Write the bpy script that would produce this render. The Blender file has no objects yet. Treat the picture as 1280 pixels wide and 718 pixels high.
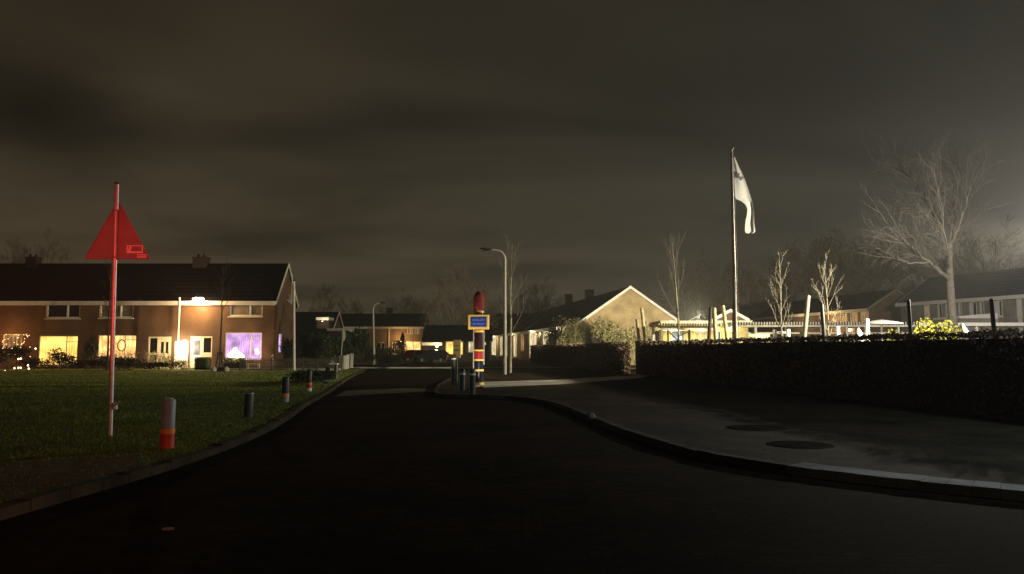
import bpy, math, random
from mathutils import Vector, Matrix
R = math.radians
C = bpy.context.scene.collection
scene = bpy.context.scene

# ------------------------------------------------------------------ camera maths
FPX = 26.0 / 36.0 * 1280.0
PITCH = math.atan(77.0 / FPX)
CAMZ = 1.6
def at(px, py, Y):
    """world point at ground distance Y seen at photo pixel (px, py)"""
    a = (px - 640.0) / FPX; b = (359.0 - py) / FPX
    dy = math.cos(PITCH) - b * math.sin(PITCH); dz = math.sin(PITCH) + b * math.cos(PITCH)
    t = Y / dy
    return Vector((a * t, Y, CAMZ + dz * t))
def X(px, Y): return at(px, 436, Y).x
def Z(py, Y): return at(640, py, Y).z
def G(px, py, z=0.0):
    a = (px - 640.0) / FPX; b = (359.0 - py) / FPX
    dy = math.cos(PITCH) - b * math.sin(PITCH); dz = math.sin(PITCH) + b * math.cos(PITCH)
    t = (z - CAMZ) / dz
    return Vector((a * t, dy * t, z))

# ------------------------------------------------------------------ mesh builder
class MB:
    def __init__(s): s.v = []; s.f = []; s.m = []; s.cm = 0; s.smooth = []
    def add(s, vs, fs, smooth=False):
        b = len(s.v); s.v.extend([Vector(q) for q in vs])
        for f in fs:
            s.f.append([b + i for i in f]); s.m.append(s.cm); s.smooth.append(smooth)
    def quad(s, a, b, c, d): s.add([a, b, c, d], [(0, 1, 2, 3)])
    def hexa(s, p):  # 8 pts: bottom 4 ccw, top 4 ccw
        s.add(p, [(3, 2, 1, 0), (4, 5, 6, 7), (0, 1, 5, 4), (1, 2, 6, 5), (2, 3, 7, 6), (3, 0, 4, 7)])
    def box(s, x0, x1, y0, y1, z0, z1):
        s.hexa([(x0, y0, z0), (x1, y0, z0), (x1, y1, z0), (x0, y1, z0), (x0, y0, z1), (x1, y0, z1), (x1, y1, z1), (x0, y1, z1)])
    def fbox(s, fr, u0, u1, w0, w1, z0, z1):   # box in a frame fr(u, w, z)
        s.hexa([fr(u0, w0, z0), fr(u1, w0, z0), fr(u1, w1, z0), fr(u0, w1, z0), fr(u0, w0, z1), fr(u1, w0, z1), fr(u1, w1, z1), fr(u0, w1, z1)])
    def bevbox(s, x0, x1, y0, y1, z0, z1, b):
        prof = [(x0 + b, y0), (x1 - b, y0), (x1, y0 + b), (x1, y1 - b), (x1 - b, y1), (x0 + b, y1), (x0, y1 - b), (x0, y0 + b)]
        cx, cy = (x0 + x1) / 2, (y0 + y1) / 2
        rings = []
        for z, k in ((z0, b), (z0 + b, 0), (z1 - b, 0), (z1, b)):
            sx = 1 - k / max(1e-6, (x1 - x0) / 2); sy = 1 - k / max(1e-6, (y1 - y0) / 2)
            rings.append([(cx + (x - cx) * sx, cy + (y - cy) * sy, z) for x, y in prof])
        s.loft(rings, True)
    def loft(s, rings, cap=True, smooth=False):
        n = len(rings[0]); vs = [p for r in rings for p in r]; fs = []
        for i in range(len(rings) - 1):
            for j in range(n):
                k = (j + 1) % n
                fs.append((i * n + j, i * n + k, (i + 1) * n + k, (i + 1) * n + j))
        s.add(vs, fs, smooth)
        if cap:
            s.add(rings[0], [tuple(range(n - 1, -1, -1))]); s.add(rings[-1], [tuple(range(n))])
    def tube(s, pts, rad, n=6, cap=True, smooth=True):
        pts = [Vector(p) for p in pts]
        if not isinstance(rad, (list, tuple)): rad = [rad] * len(pts)
        rings = []; ref = None
        for i, p in enumerate(pts):
            d = (pts[min(i + 1, len(pts) - 1)] - pts[max(i - 1, 0)])
            if d.length < 1e-9: d = Vector((0, 0, 1))
            d.normalize()
            if ref is None: ref = Vector((1, 0, 0)) if abs(d.x) < .8 else Vector((0, 1, 0))
            a = (ref - d * ref.dot(d)); a.normalize(); ref = a; b = d.cross(a)
            rings.append([p + (a * math.cos(2 * math.pi * j / n) + b * math.sin(2 * math.pi * j / n)) * rad[i] for j in range(n)])
        s.loft(rings, cap, smooth)
    def lathe(s, prof, c=(0, 0, 0), n=20, smooth=True):
        c = Vector(c)
        s.loft([[c + Vector((r * math.cos(2 * math.pi * j / n), r * math.sin(2 * math.pi * j / n), z)) for j in range(n)] for r, z in prof], True, smooth)
    def prism(s, poly, d):
        d = Vector(d); poly = [Vector(p) for p in poly]; n = len(poly)
        s.add(poly, [tuple(range(n))]); s.add([p + d for p in poly], [tuple(range(n - 1, -1, -1))])
        for i in range(n):
            j = (i + 1) % n; s.quad(poly[i], poly[i] + d, poly[j] + d, poly[j])
    def build(s, name, mats, parent=None, org=None):
        me = bpy.data.meshes.new(name)
        o = bpy.data.objects.new(name, me); C.objects.link(o)
        if parent is not None:
            o.parent = parent; org = ORG[parent.name]
        elif org is None: org = Vector((0, 0, 0))
        else: o.location = org
        org = Vector(org); ORG[o.name] = org
        me.from_pydata([tuple(q - org) for q in s.v], [], s.f)
        if not isinstance(mats, (list, tuple)): mats = [mats]
        for m in mats: me.materials.append(m)
        me.polygons.foreach_set('material_index', s.m)
        me.polygons.foreach_set('use_smooth', s.smooth)
        me.update()
        return o
ORG = {}
def thing(name, loc, label=None, cat=None, group=None, rz=0):
    o = bpy.data.objects.new(name, None); C.objects.link(o); o.location = loc; o.rotation_euler.z = rz
    o.empty_display_size = .2
    ORG[o.name] = Vector(loc)
    return tag(o, label, cat, group)
def tag(o, label=None, cat=None, group=None, kind=None):
    if label: o['label'] = label
    if cat: o['category'] = cat
    if group: o['group'] = group
    if kind: o['kind'] = kind
    return o
def copy_tree(o, parent=None):
    c = o.copy(); C.objects.link(c)
    if parent is not None:
        c.parent = parent; c.matrix_parent_inverse = o.matrix_parent_inverse.copy()
    for ch in list(o.children): copy_tree(ch, c)
    return c

# ------------------------------------------------------------------ materials
def newmat(name):
    m = bpy.data.materials.new(name); m.use_nodes = True
    nt = m.node_tree; nt.nodes.clear()
    out = nt.nodes.new('ShaderNodeOutputMaterial')
    return m, nt, out
def pmat(name, col, rough=.7, var=.25, scale=3.0, metal=0, bump=.0, bscale=None, detail=5, spec=.5, trans=0, col2=None):
    m, nt, out = newmat(name); N = nt.nodes.new; L = nt.links.new
    bs = N('ShaderNodeBsdfPrincipled'); L(bs.outputs[0], out.inputs[0])
    tc = N('ShaderNodeTexCoord'); no = N('ShaderNodeTexNoise'); no.inputs['Scale'].default_value = scale; no.inputs['Detail'].default_value = detail
    L(tc.outputs['Object'], no.inputs['Vector'])
    mx = N('ShaderNodeMix'); mx.data_type = 'RGBA'
    rmp = N('ShaderNodeMapRange'); rmp.inputs[1].default_value = .3; rmp.inputs[2].default_value = .7
    L(no.outputs['Fac'], rmp.inputs[0]); L(rmp.outputs[0], mx.inputs[0])
    c2 = col2 if col2 else tuple(min(1, c * (1 + var)) for c in col)
    c1 = col if col2 else tuple(c * (1 - var) for c in col)
    mx.inputs[6].default_value = (*c1, 1); mx.inputs[7].default_value = (*c2, 1)
    L(mx.outputs[2], bs.inputs['Base Color'])
    bs.inputs['Roughness'].default_value = rough; bs.inputs['Metallic'].default_value = metal
    bs.inputs['Specular IOR Level'].default_value = spec
    if bump:
        b = N('ShaderNodeBump'); b.inputs['Strength'].default_value = bump; b.inputs['Distance'].default_value = .03
        n2 = N('ShaderNodeTexNoise'); n2.inputs['Scale'].default_value = bscale or scale * 6; n2.inputs['Detail'].default_value = 4
        L(tc.outputs['Object'], n2.inputs['Vector']); L(n2.outputs['Fac'], b.inputs['Height']); L(b.outputs[0], bs.inputs['Normal'])
    return m
def brickmat(name, c1, c2, mortar, rough=.85):
    m, nt, out = newmat(name); N = nt.nodes.new; L = nt.links.new
    bs = N('ShaderNodeBsdfPrincipled'); L(bs.outputs[0], out.inputs[0]); bs.inputs['Roughness'].default_value = rough
    tc = N('ShaderNodeTexCoord'); sp = N('ShaderNodeSeparateXYZ'); L(tc.outputs['Object'], sp.inputs[0])
    ad = N('ShaderNodeMath'); L(sp.outputs[0], ad.inputs[0]); L(sp.outputs[1], ad.inputs[1])
    cb = N('ShaderNodeCombineXYZ'); L(ad.outputs[0], cb.inputs[0]); L(sp.outputs[2], cb.inputs[1])
    br = N('ShaderNodeTexBrick'); L(cb.outputs[0], br.inputs['Vector'])
    br.inputs['Color1'].default_value = (*c1, 1); br.inputs['Color2'].default_value = (*c2, 1); br.inputs['Mortar'].default_value = (*mortar, 1)
    br.inputs['Scale'].default_value = 1; br.inputs['Brick Width'].default_value = .22; br.inputs['Row Height'].default_value = .065; br.inputs['Mortar Size'].default_value = .008
    no = N('ShaderNodeTexNoise'); no.inputs['Scale'].default_value = .7; no.inputs['Detail'].default_value = 6; L(tc.outputs['Object'], no.inputs['Vector'])
    mr = N('ShaderNodeMapRange'); mr.inputs[1].default_value = .3; mr.inputs[2].default_value = .7; mr.inputs[3].default_value = .6; mr.inputs[4].default_value = 1.18
    L(no.outputs['Fac'], mr.inputs[0])
    mu = N('ShaderNodeVectorMath'); mu.operation = 'SCALE'; L(br.outputs['Color'], mu.inputs[0]); L(mr.outputs[0], mu.inputs['Scale'])
    L(mu.outputs[0], bs.inputs['Base Color'])
    return m
def tilemat(name, col):
    m, nt, out = newmat(name); N = nt.nodes.new; L = nt.links.new
    bs = N('ShaderNodeBsdfPrincipled'); L(bs.outputs[0], out.inputs[0]); bs.inputs['Roughness'].default_value = .9; bs.inputs['Specular IOR Level'].default_value = .05
    tc = N('ShaderNodeTexCoord'); wv = N('ShaderNodeTexWave'); wv.inputs['Scale'].default_value = 1.0; wv.bands_direction = 'Z'; wv.inputs['Distortion'].default_value = .3
    L(tc.outputs['Object'], wv.inputs['Vector'])
    no = N('ShaderNodeTexNoise'); no.inputs['Scale'].default_value = 2; L(tc.outputs['Object'], no.inputs['Vector'])
    mx = N('ShaderNodeMix'); mx.data_type = 'RGBA'; L(no.outputs['Fac'], mx.inputs[0])
    mx.inputs[6].default_value = (*[c * .6 for c in col], 1); mx.inputs[7].default_value = (*[c * 1.4 for c in col], 1)
    L(mx.outputs[2], bs.inputs['Base Color'])
    b = N('ShaderNodeBump'); b.inputs['Strength'].default_value = .5; b.inputs['Distance'].default_value = .04; L(wv.outputs['Fac'], b.inputs['Height']); L(b.outputs[0], bs.inputs['Normal'])
    return m
def emat(name, col, strength):
    m, nt, out = newmat(name); e = nt.nodes.new('ShaderNodeEmission'); e.inputs[0].default_value = (*col, 1); e.inputs[1].default_value = strength
    nt.links.new(e.outputs[0], out.inputs[0]); return m
def curtainmat(name, colA, colB, strength, folds=9.0, contrast=.45, zblend=False, grad=None):
    """a lit room seen through curtains: folds from a distorted wave, uneven room light from noise"""
    m, nt, out = newmat(name); N = nt.nodes.new; L = nt.links.new
    e = N('ShaderNodeEmission'); L(e.outputs[0], out.inputs[0])
    tc = N('ShaderNodeTexCoord'); wv = N('ShaderNodeTexWave'); wv.inputs['Scale'].default_value = folds * .16; wv.bands_direction = 'X'
    wv.inputs['Distortion'].default_value = 9.0; wv.inputs['Detail'].default_value = 3; wv.inputs['Detail Scale'].default_value = .4
    L(tc.outputs['Object'], wv.inputs['Vector'])
    no = N('ShaderNodeTexNoise'); no.inputs['Scale'].default_value = 1.3; no.inputs['Detail'].default_value = 4; L(tc.outputs['Object'], no.inputs['Vector'])
    mx = N('ShaderNodeMix'); mx.data_type = 'RGBA'; mx.inputs[6].default_value = (*colA, 1); mx.inputs[7].default_value = (*colB, 1)
    if grad is None: L(no.outputs['Fac'], mx.inputs[0])
    else:
        sp = N('ShaderNodeSeparateXYZ'); L(tc.outputs['Object'], sp.inputs[0])
        mg = N('ShaderNodeMapRange'); mg.inputs[1].default_value = grad[0]; mg.inputs[2].default_value = grad[1]; L(sp.outputs[0], mg.inputs[0]); L(mg.outputs[0], mx.inputs[0])
    L(mx.outputs[2], e.inputs[0])
    a = N('ShaderNodeMapRange'); a.inputs[3].default_value = 1 - contrast; a.inputs[4].default_value = 1; L(wv.outputs['Fac'], a.inputs[0])
    b = N('ShaderNodeMapRange'); b.inputs[1].default_value = .3; b.inputs[2].default_value = .7; b.inputs[3].default_value = .42; b.inputs[4].default_value = 1.2; L(no.outputs['Fac'], b.inputs[0])
    k = N('ShaderNodeMath'); k.operation = 'MULTIPLY'; L(a.outputs[0], k.inputs[0]); L(b.outputs[0], k.inputs[1])
    k2 = N('ShaderNodeMath'); k2.operation = 'MULTIPLY'; L(k.outputs[0], k2.inputs[0]); k2.inputs[1].default_value = strength
    L(k2.outputs[0], e.inputs[1])
    return m

def pavermat(name, col, bw, rh, joint, var=.35, rot=0.0, spec=.05):
    m, nt, out = newmat(name); N = nt.nodes.new; L = nt.links.new
    bs = N('ShaderNodeBsdfPrincipled'); L(bs.outputs[0], out.inputs[0]); bs.inputs['Roughness'].default_value = .93; bs.inputs['Specular IOR Level'].default_value = spec
    tc = N('ShaderNodeTexCoord'); mp = N('ShaderNodeMapping'); mp.inputs['Rotation'].default_value = (0, 0, rot); L(tc.outputs['Object'], mp.inputs['Vector'])
    nw = N('ShaderNodeTexNoise'); nw.inputs['Scale'].default_value = 1.5; L(tc.outputs['Object'], nw.inputs['Vector'])
    nv = N('ShaderNodeVectorMath'); nv.operation = 'SCALE'; L(nw.outputs['Color'], nv.inputs[0]); nv.inputs['Scale'].default_value = .04
    av = N('ShaderNodeVectorMath'); L(mp.outputs[0], av.inputs[0]); L(nv.outputs[0], av.inputs[1])
    br = N('ShaderNodeTexBrick'); L(av.outputs[0], br.inputs['Vector']); br.inputs['Scale'].default_value = 1; br.inputs['Brick Width'].default_value = bw; br.inputs['Row Height'].default_value = rh; br.inputs['Mortar Size'].default_value = joint; br.inputs['Mortar Smooth'].default_value = .4
    br.inputs['Color1'].default_value = (*[c * (1 - var) for c in col], 1); br.inputs['Color2'].default_value = (*[c * (1 + var) for c in col], 1); br.inputs['Mortar'].default_value = (*[c * .45 for c in col], 1)
    no = N('ShaderNodeTexNoise'); no.inputs['Scale'].default_value = .55; no.inputs['Detail'].default_value = 8; no.inputs['Roughness'].default_value = .6; L(tc.outputs['Object'], no.inputs['Vector'])
    mr = N('ShaderNodeMapRange'); mr.inputs[1].default_value = .35; mr.inputs[2].default_value = .65; mr.inputs[3].default_value = .55; mr.inputs[4].default_value = 1.45; L(no.outputs['Fac'], mr.inputs[0])
    mu = N('ShaderNodeVectorMath'); mu.operation = 'SCALE'; L(br.outputs['Color'], mu.inputs[0]); L(mr.outputs[0], mu.inputs['Scale']); L(mu.outputs[0], bs.inputs['Base Color'])
    n2 = N('ShaderNodeTexNoise'); n2.inputs['Scale'].default_value = 60; n2.inputs['Detail'].default_value = 3; L(tc.outputs['Object'], n2.inputs['Vector'])
    hh = N('ShaderNodeMath'); hh.operation = 'MULTIPLY_ADD'; L(br.outputs['Fac'], hh.inputs[0]); hh.inputs[1].default_value = -1.0; L(n2.outputs['Fac'], hh.inputs[2])
    b = N('ShaderNodeBump'); b.inputs['Strength'].default_value = .6; b.inputs['Distance'].default_value = .006; L(hh.outputs[0], b.inputs['Height']); L(b.outputs[0], bs.inputs['Normal'])
    return m
M = {}
M['ground'] = pmat('soil_and_grass', (.02, .024, .012), .95, .5, .3)
M['lawn'] = pmat('lawn_turf', (.05, .062, .006), .95, .5, .22, bump=.5, bscale=14, col2=(.13, .175, .014), detail=9)
M['blade'] = pmat('grass_blade', (.14, .18, .012), .8, .4, .5, spec=.2)
M['asphalt'] = pavermat('worn_clinker_road', (.017, .0105, .005), .2, .1, .008, .4, .0, .03)
M['paving'] = pavermat('pavement_slabs', (.036, .027, .016), .3, .3, .007, .2, .35, .08)
M['yard'] = pmat('yard_tiles', (.16, .15, .13), .9, .3, .6)
M['concrete'] = pmat('pale_concrete', (.5, .48, .42), .85, .3, 1.2, bump=.3)
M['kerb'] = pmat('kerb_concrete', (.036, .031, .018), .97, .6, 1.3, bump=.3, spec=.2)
M['band'] = pmat('lit_pale_kerb_band', (.17, .17, .17), .92, .5, 1.2, bump=.3, spec=.2)  # pale kerb stones, lightened further to stand for lamplight on this stretch
M['threshold'] = pmat('threshold_stones', (.09, .085, .065), .9, .35, 1.5, bump=.3, spec=.2)
M['dirt'] = pmat('trodden_earth', (.06, .036, .015), .95, .4, 1.0, bump=.7)
M['brick_red'] = brickmat('red_brown_brick', (.145, .072, .036), (.11, .052, .025), (.125, .09, .055))
M['brick_tan'] = brickmat('tan_brick', (.26, .15, .075), (.2, .115, .055), (.22, .18, .13))
M['brick_yellow'] = brickmat('yellow_brick', (.52, .38, .2), (.4, .28, .14), (.45, .37, .24))
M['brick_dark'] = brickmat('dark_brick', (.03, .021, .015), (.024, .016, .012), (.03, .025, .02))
M['brick_grey'] = brickmat('grey_beige_brick', (.28, .25, .2), (.23, .2, .16), (.28, .26, .22))
M['tile'] = tilemat('dark_roof_tiles', (.006, .006, .007))
M['tile_blue'] = tilemat('blue_grey_roof_tiles', (.05, .055, .07))
M['white'] = pmat('white_paint', (.75, .73, .68), .5, .08, 2)
M['cream'] = pmat('cream_paint', (.72, .66, .5), .5, .08, 2)
M['creamwall'] = pmat('cream_render', (.7, .63, .42), .8, .12, 1.5)
M['yellowwall'] = pmat('yellow_render', (.68, .6, .26), .75, .12, 1.5)
M['ochre'] = pmat('ochre_box_paint', (.3, .24, .08), .6, .15, 4)
M['blueboard'] = pmat('light_blue_board', (.3, .42, .75), .5, .12, 1.5)
M['blue'] = pmat('strong_blue_board', (.05, .16, .55), .5, .1, 2)
M['glassdark'] = pmat('dark_window_glass', (.012, .013, .015), .12, .3, 1, spec=.6)
M['netcurtain'] = pmat('net_curtain_behind_glass', (.2, .17, .13), .5, .35, 4)
M['netblue'] = pmat('bluish_door_glass', (.16, .18, .26), .25, .5, 3)
M['steel'] = pmat('galvanised_steel', (.6, .6, .58), .45, .15, 6, metal=.6)
M['steelpale'] = pmat('pale_painted_pole', (.36, .345, .3), .5, .1, 4)
M['alupole'] = pmat('brushed_aluminium_pole', (.8, .79, .76), .55, .1, 5)
M['darkmetal'] = pmat('dark_metal', (.03, .03, .032), .5, .2, 4)
M['lamphead'] = pmat('lamp_housing', (.035, .035, .035), .5, .2, 4)
M['signback'] = pmat('grey_sign_back', (.27, .25, .245), .55, .15, 3)
M['sticker'] = pmat('pale_sticker', (.9, .88, .88), .4, .03, 4)
M['bollard'] = pmat('grey_plastic_post', (.3, .35, .38), .45, .2, 5)
M['bolldark'] = pmat('dark_plastic_post', (.032, .04, .04), .45, .25, 5)
M['bollred'] = pmat('red_reflective_foil', (.62, .05, .03), .4, .15, 5)
M['orange'] = pmat('orange_reflective_band', (.95, .3, .06), .35, .08, 5)
M['refwhite'] = pmat('white_reflective_band', (.85, .83, .78), .35, .05, 5)
M['navy'] = pmat('navy_gloss_paint', (.006, .011, .028), .22, .15, 4)
M['maroon'] = pmat('dark_maroon_gloss_paint', (.025, .009, .01), .22, .15, 4)
M['red'] = pmat('red_gloss_paint', (.3, .016, .02), .3, .1, 4)
M['redmatt'] = pmat('red_matt_plastic', (.17, .016, .018), .9, .5, 6)
M['signyellow'] = pmat('yellow_sign_frame', (.85, .55, .12), .45, .05, 4)
M['signblue'] = pmat('blue_sign_face', (.012, .045, .34), .4, .08, 4)
M['signtext'] = pmat('pale_sign_lettering', (.3, .36, .62), .5, .03, 4)
M['bark'] = pmat('grey_brown_bark', (.11, .1, .08), .9, .4, 5)
M['barkpale'] = pmat('pale_bark', (.19, .17, .13), .85, .35, 6)
M['barkmid'] = pmat('mid_grey_bark', (.3, .27, .2), .9, .4, 5)
M['barkdark'] = pmat('dark_bark', (.045, .038, .03), .95, .4, 5)
M['twigdark'] = pmat('distant_twigs', (.36, .3, .22), .95, .3, 1)
M['timber'] = pmat('pale_debarked_timber', (.55, .47, .3), .8, .25, 3)
M['timberdark'] = pmat('dark_weathered_timber', (.06, .05, .04), .85, .3, 3)
M['hedge'] = pmat('beech_hedge_leaves', (.12, .085, .055), .85, .5, 1.5, col2=(.24, .17, .11))
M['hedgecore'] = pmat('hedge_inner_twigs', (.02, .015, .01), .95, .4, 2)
M['everg'] = pmat('evergreen_leaves', (.025, .045, .016), .8, .5, 1.2, col2=(.05, .085, .03))
M['evergdark'] = pmat('dark_conifer_needles', (.014, .022, .01), .9, .4, 2)
M['olive'] = pmat('olive_shrub_leaves', (.14, .13, .055), .8, .4, 2, col2=(.26, .24, .1))
M['lime'] = pmat('lime_yellow_leaves', (.5, .47, .06), .7, .3, 3)
M['reed'] = pmat('dry_pale_stems', (.42, .34, .2), .85, .3, 3)
M['flag'] = pmat('white_flag_cloth', (.42, .42, .41), .85, .06, 3)
M['flagmark'] = pmat('dark_flag_emblem', (.1, .1, .1), .85, .2, 3)
M['fence'] = pmat('weathered_grey_fence', (.11, .1, .075), .85, .3, 3)
M['slat'] = pmat('weathered_slats', (.3, .28, .23), .8, .25, 3)
M['carblack'] = pmat('black_car_paint', (.03, .03, .032), .25, .2, 2)
M['carred'] = pmat('red_car_paint', (.35, .02, .02), .25, .1, 2)
M['tyre'] = pmat('tyre_rubber', (.012, .012, .012), .85, .2, 4)
M['carlamp'] = pmat('headlamp_glass', (.6, .6, .6), .2, .05, 4)
M['taillamp'] = pmat('tail_lamp_lens', (.45, .01, .01), .25, .05, 4)
M['paper'] = pmat('white_paper', (.3, .3, .29), .8, .1, 6)
M['stone'] = pmat('pale_stone', (.5, .47, .42), .85, .3, 9)
M['iron'] = pmat('cast_iron_cover', (.033, .026, .017), .95, .3, 6, bump=.5, spec=.0)
M['lit_yellow'] = curtainmat('lit_yellow_room', (1.0, .5, .08), (1.0, .64, .16), 2.6, 10, .3)
M['lit_warm'] = curtainmat('lit_warm_room', (1.0, .42, .1), (1.0, .64, .24), 2.6, 6, .3)
M['lit_orange'] = curtainmat('lit_orange_room', (1.0, .38, .09), (1.0, .6, .25), .55, 6, .5)
M['lit_cream'] = curtainmat('lit_cream_room', (1.0, .74, .36), (1.0, .85, .55), 1.3, 8, .4)
M['lit_dull'] = curtainmat('dim_lit_curtain', (.75, .5, .25), (.8, .6, .36), .3, 8, .5)
M['lamp_white'] = emat('lamp_glow_white', (1.0, .86, .62), 40)
M['lamp_warm'] = emat('lamp_glow_warm', (1.0, .66, .3), 30)
M['fairy'] = emat('fairy_light_glow', (1.0, .72, .42), 5)
M['fairyorange'] = emat('fairy_light_orange', (1.0, .5, .2), 3)
M['flood'] = emat('floodlight_glow', (.95, 1.0, .95), 60)
M['moonwin'] = curtainmat('lit_violet_room', (.5, .5, 1.0), (.9, .52, 1.0), 1.35, 12, .3, grad=(-22.0, -19.4))

def light(name, kind, loc, power, col, parent=None, size=.1, target=None, spot=None, blend=.5):
    l = bpy.data.lights.new(name, kind); l.energy = power; l.color = col
    if kind in ('POINT', 'SPOT'): l.shadow_soft_size = size
    if spot: l.spot_size = R(spot); l.spot_blend = blend
    o = bpy.data.objects.new(name, l); C.objects.link(o)
    loc = Vector(loc)
    if parent is not None:
        o.parent = parent; o.location = loc - ORG[parent.name]
    else: o.location = loc
    if target is not None: o.rotation_euler = (Vector(target) - loc).to_track_quat('-Z', 'Y').to_euler()
    return o

# ------------------------------------------------------------------ ground, road, pavement
def flat(name, poly, z, mat, kind='structure'):
    mb = MB(); poly = [Vector((p[0], p[1], z)) for p in poly]
    ar = sum(poly[i].x * poly[(i + 1) % len(poly)].y - poly[(i + 1) % len(poly)].x * poly[i].y for i in range(len(poly)))
    if ar < 0: poly.reverse()
    mb.add(poly, [tuple(range(len(poly)))])
    return tag(mb.build(name, mat), kind=kind)
def smooth_line(pts, n=6):
    out = []
    P = [Vector((p[0], p[1], 0)) for p in pts]
    for i in range(len(P) - 1):
        p0 = P[max(i - 1, 0)]; p1 = P[i]; p2 = P[i + 1]; p3 = P[min(i + 2, len(P) - 1)]
        for k in range(n):
            t = k / n
            out.append(.5 * ((2 * p1) + (p2 - p0) * t + (2 * p0 - 5 * p1 + 4 * p2 - p3) * t * t + (3 * p1 - p0 - 3 * p2 + p3) * t ** 3))
    out.append(P[-1]); return out
def offset_line(line, w):
    out = []
    for i, p in enumerate(line):
        d = line[min(i + 1, len(line) - 1)] - line[max(i - 1, 0)]; d.normalize()
        out.append(p + Vector((-d.y, d.x, 0)) * w)
    return out
def strip(name, A, B, z0, z1, mat, jitter=0, seglen=None):
    """kerb: top between lines A (road side) and B at z1, road-side face down to z0, with short joints between blocks"""
    rng = random.Random(5); mb = MB()
    for i in range(len(A) - 1):
        dz = rng.uniform(-jitter, jitter)
        a0, a1, b0, b1 = A[i], A[i + 1], B[i], B[i + 1]
        g = .02 if jitter else 0
        a1 = a0.lerp(a1, 1 - g); b1 = b0.lerp(b1, 1 - g)
        u = Vector((0, 0, 1))
        mb.hexa([a0 + u * z0, a1 + u * z0, b1 + u * z0, b0 + u * z0, a0 + u * (z1 + dz), a1 + u * (z1 + dz), b1 + u * (z1 + dz), b0 + u * (z1 + dz)])
    return tag(mb.build(name, mat), kind='structure')

flat('ground', [(-1500, -300), (1500, -300), (1500, 2500), (-1500, 2500)], -.06, M['ground'])
flat('road', [(-70, -30), (70, -30), (70, 75), (12, 75), (2, 140), (-9, 140), (-12, 75), (-70, 75)], 0, M['asphalt'])

LK = smooth_line([(-16, -12), (-9, -3), (-6.4, 1.5), (-5.1, 5), (-4.68, 8), (-4.5, 10.5), (-4.6, 13.5), (-5.05, 17), (-5.66, 20.5), (-6.6, 27.0), (-7.9, 35), (-9.4, 45), (-10.6, 54), (-12, 57), (-14.5, 58.5), (-30, 59)], 5)
LKi = offset_line(LK, .14)
strip('kerb', LK, LKi, -.02, .115, M['kerb'], .012)
flat('lawn', [(p.x, p.y) for p in LKi if True] + [(-31, 56.2), (-70, 56.2), (-70, -12)], .09, M['lawn'])
# worn bare earth at the near-left corner of the lawn
flat('bare_earth', [(-4.95, 6.2), (-4.72, 9.6), (-5.3, 10.6), (-6.4, 10.0), (-7.8, 9.1), (-9.5, 8.6), (-9.0, 6.8), (-7.0, 4.6), (-5.6, 4.3)], .097, M['dirt'])

RKpts = [(60, 3.6), (30, 4.6), (14, 5.9), (8, 7.0), (6.2, 7.5), (5.0, 8.2), (4.1, 9.0), (3.37, 9.8), (2.7, 11.0), (2.1, 13.6), (1.72, 16.6), (1.15, 20.8), (.2, 23.2), (-1.0, 24.0), (-2.0, 24.3), (-2.6, 25.2), (-2.95, 29), (-3.15, 33), (-3.1, 45), (-2.6, 55), (-1.2, 58), (6, 58.5)]
RK = smooth_line(RKpts, 5)
RKi = offset_line(RK, -.42); 
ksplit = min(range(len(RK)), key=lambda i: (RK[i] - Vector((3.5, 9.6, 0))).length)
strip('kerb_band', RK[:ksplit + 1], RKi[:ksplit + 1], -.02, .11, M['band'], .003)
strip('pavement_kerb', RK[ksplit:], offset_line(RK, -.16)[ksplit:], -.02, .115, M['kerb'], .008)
flat('pavement', [(p.x, p.y) for p in RKi[:ksplit + 1]] + [(p.x, p.y) for p in offset_line(RK, -.16)[ksplit:]] + [(14, 58), (14, 46), (70, 46), (70, 4)], .095, M['paving'])
flat('footpath', [G(588, 484, .1)[:2], G(612, 484.3, .1)[:2], G(700, 480.5, .1)[:2], G(797, 473, .1)[:2], (9.6, 46.5), (8.6, 47.5), G(790, 469.5, .1)[:2], G(690, 475, .1)[:2], G(590, 478, .1)[:2]], .1, M['concrete'])
# raised threshold across the road
flat('road_threshold', [G(418, 496)[:2], G(520, 490.5)[:2], G(548, 490)[:2], G(548, 486)[:2], G(500, 486)[:2], G(432, 489)[:2]], .006, M['threshold'])
flat('schoolyard', [(10.2, 46.2), (10.2, 30), (12.4, 9), (70, 9), (70, 62), (14, 62), (13, 46.2)], .105, M['yard'])
cross = [Vector((-13.5, 60.2, 0)), Vector((-2.5, 60.2, 0)), Vector((7, 60.8, 0))]
strip('far_kerb', cross, offset_line(cross, .35), -.02, .11, M['concrete'])

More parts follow.
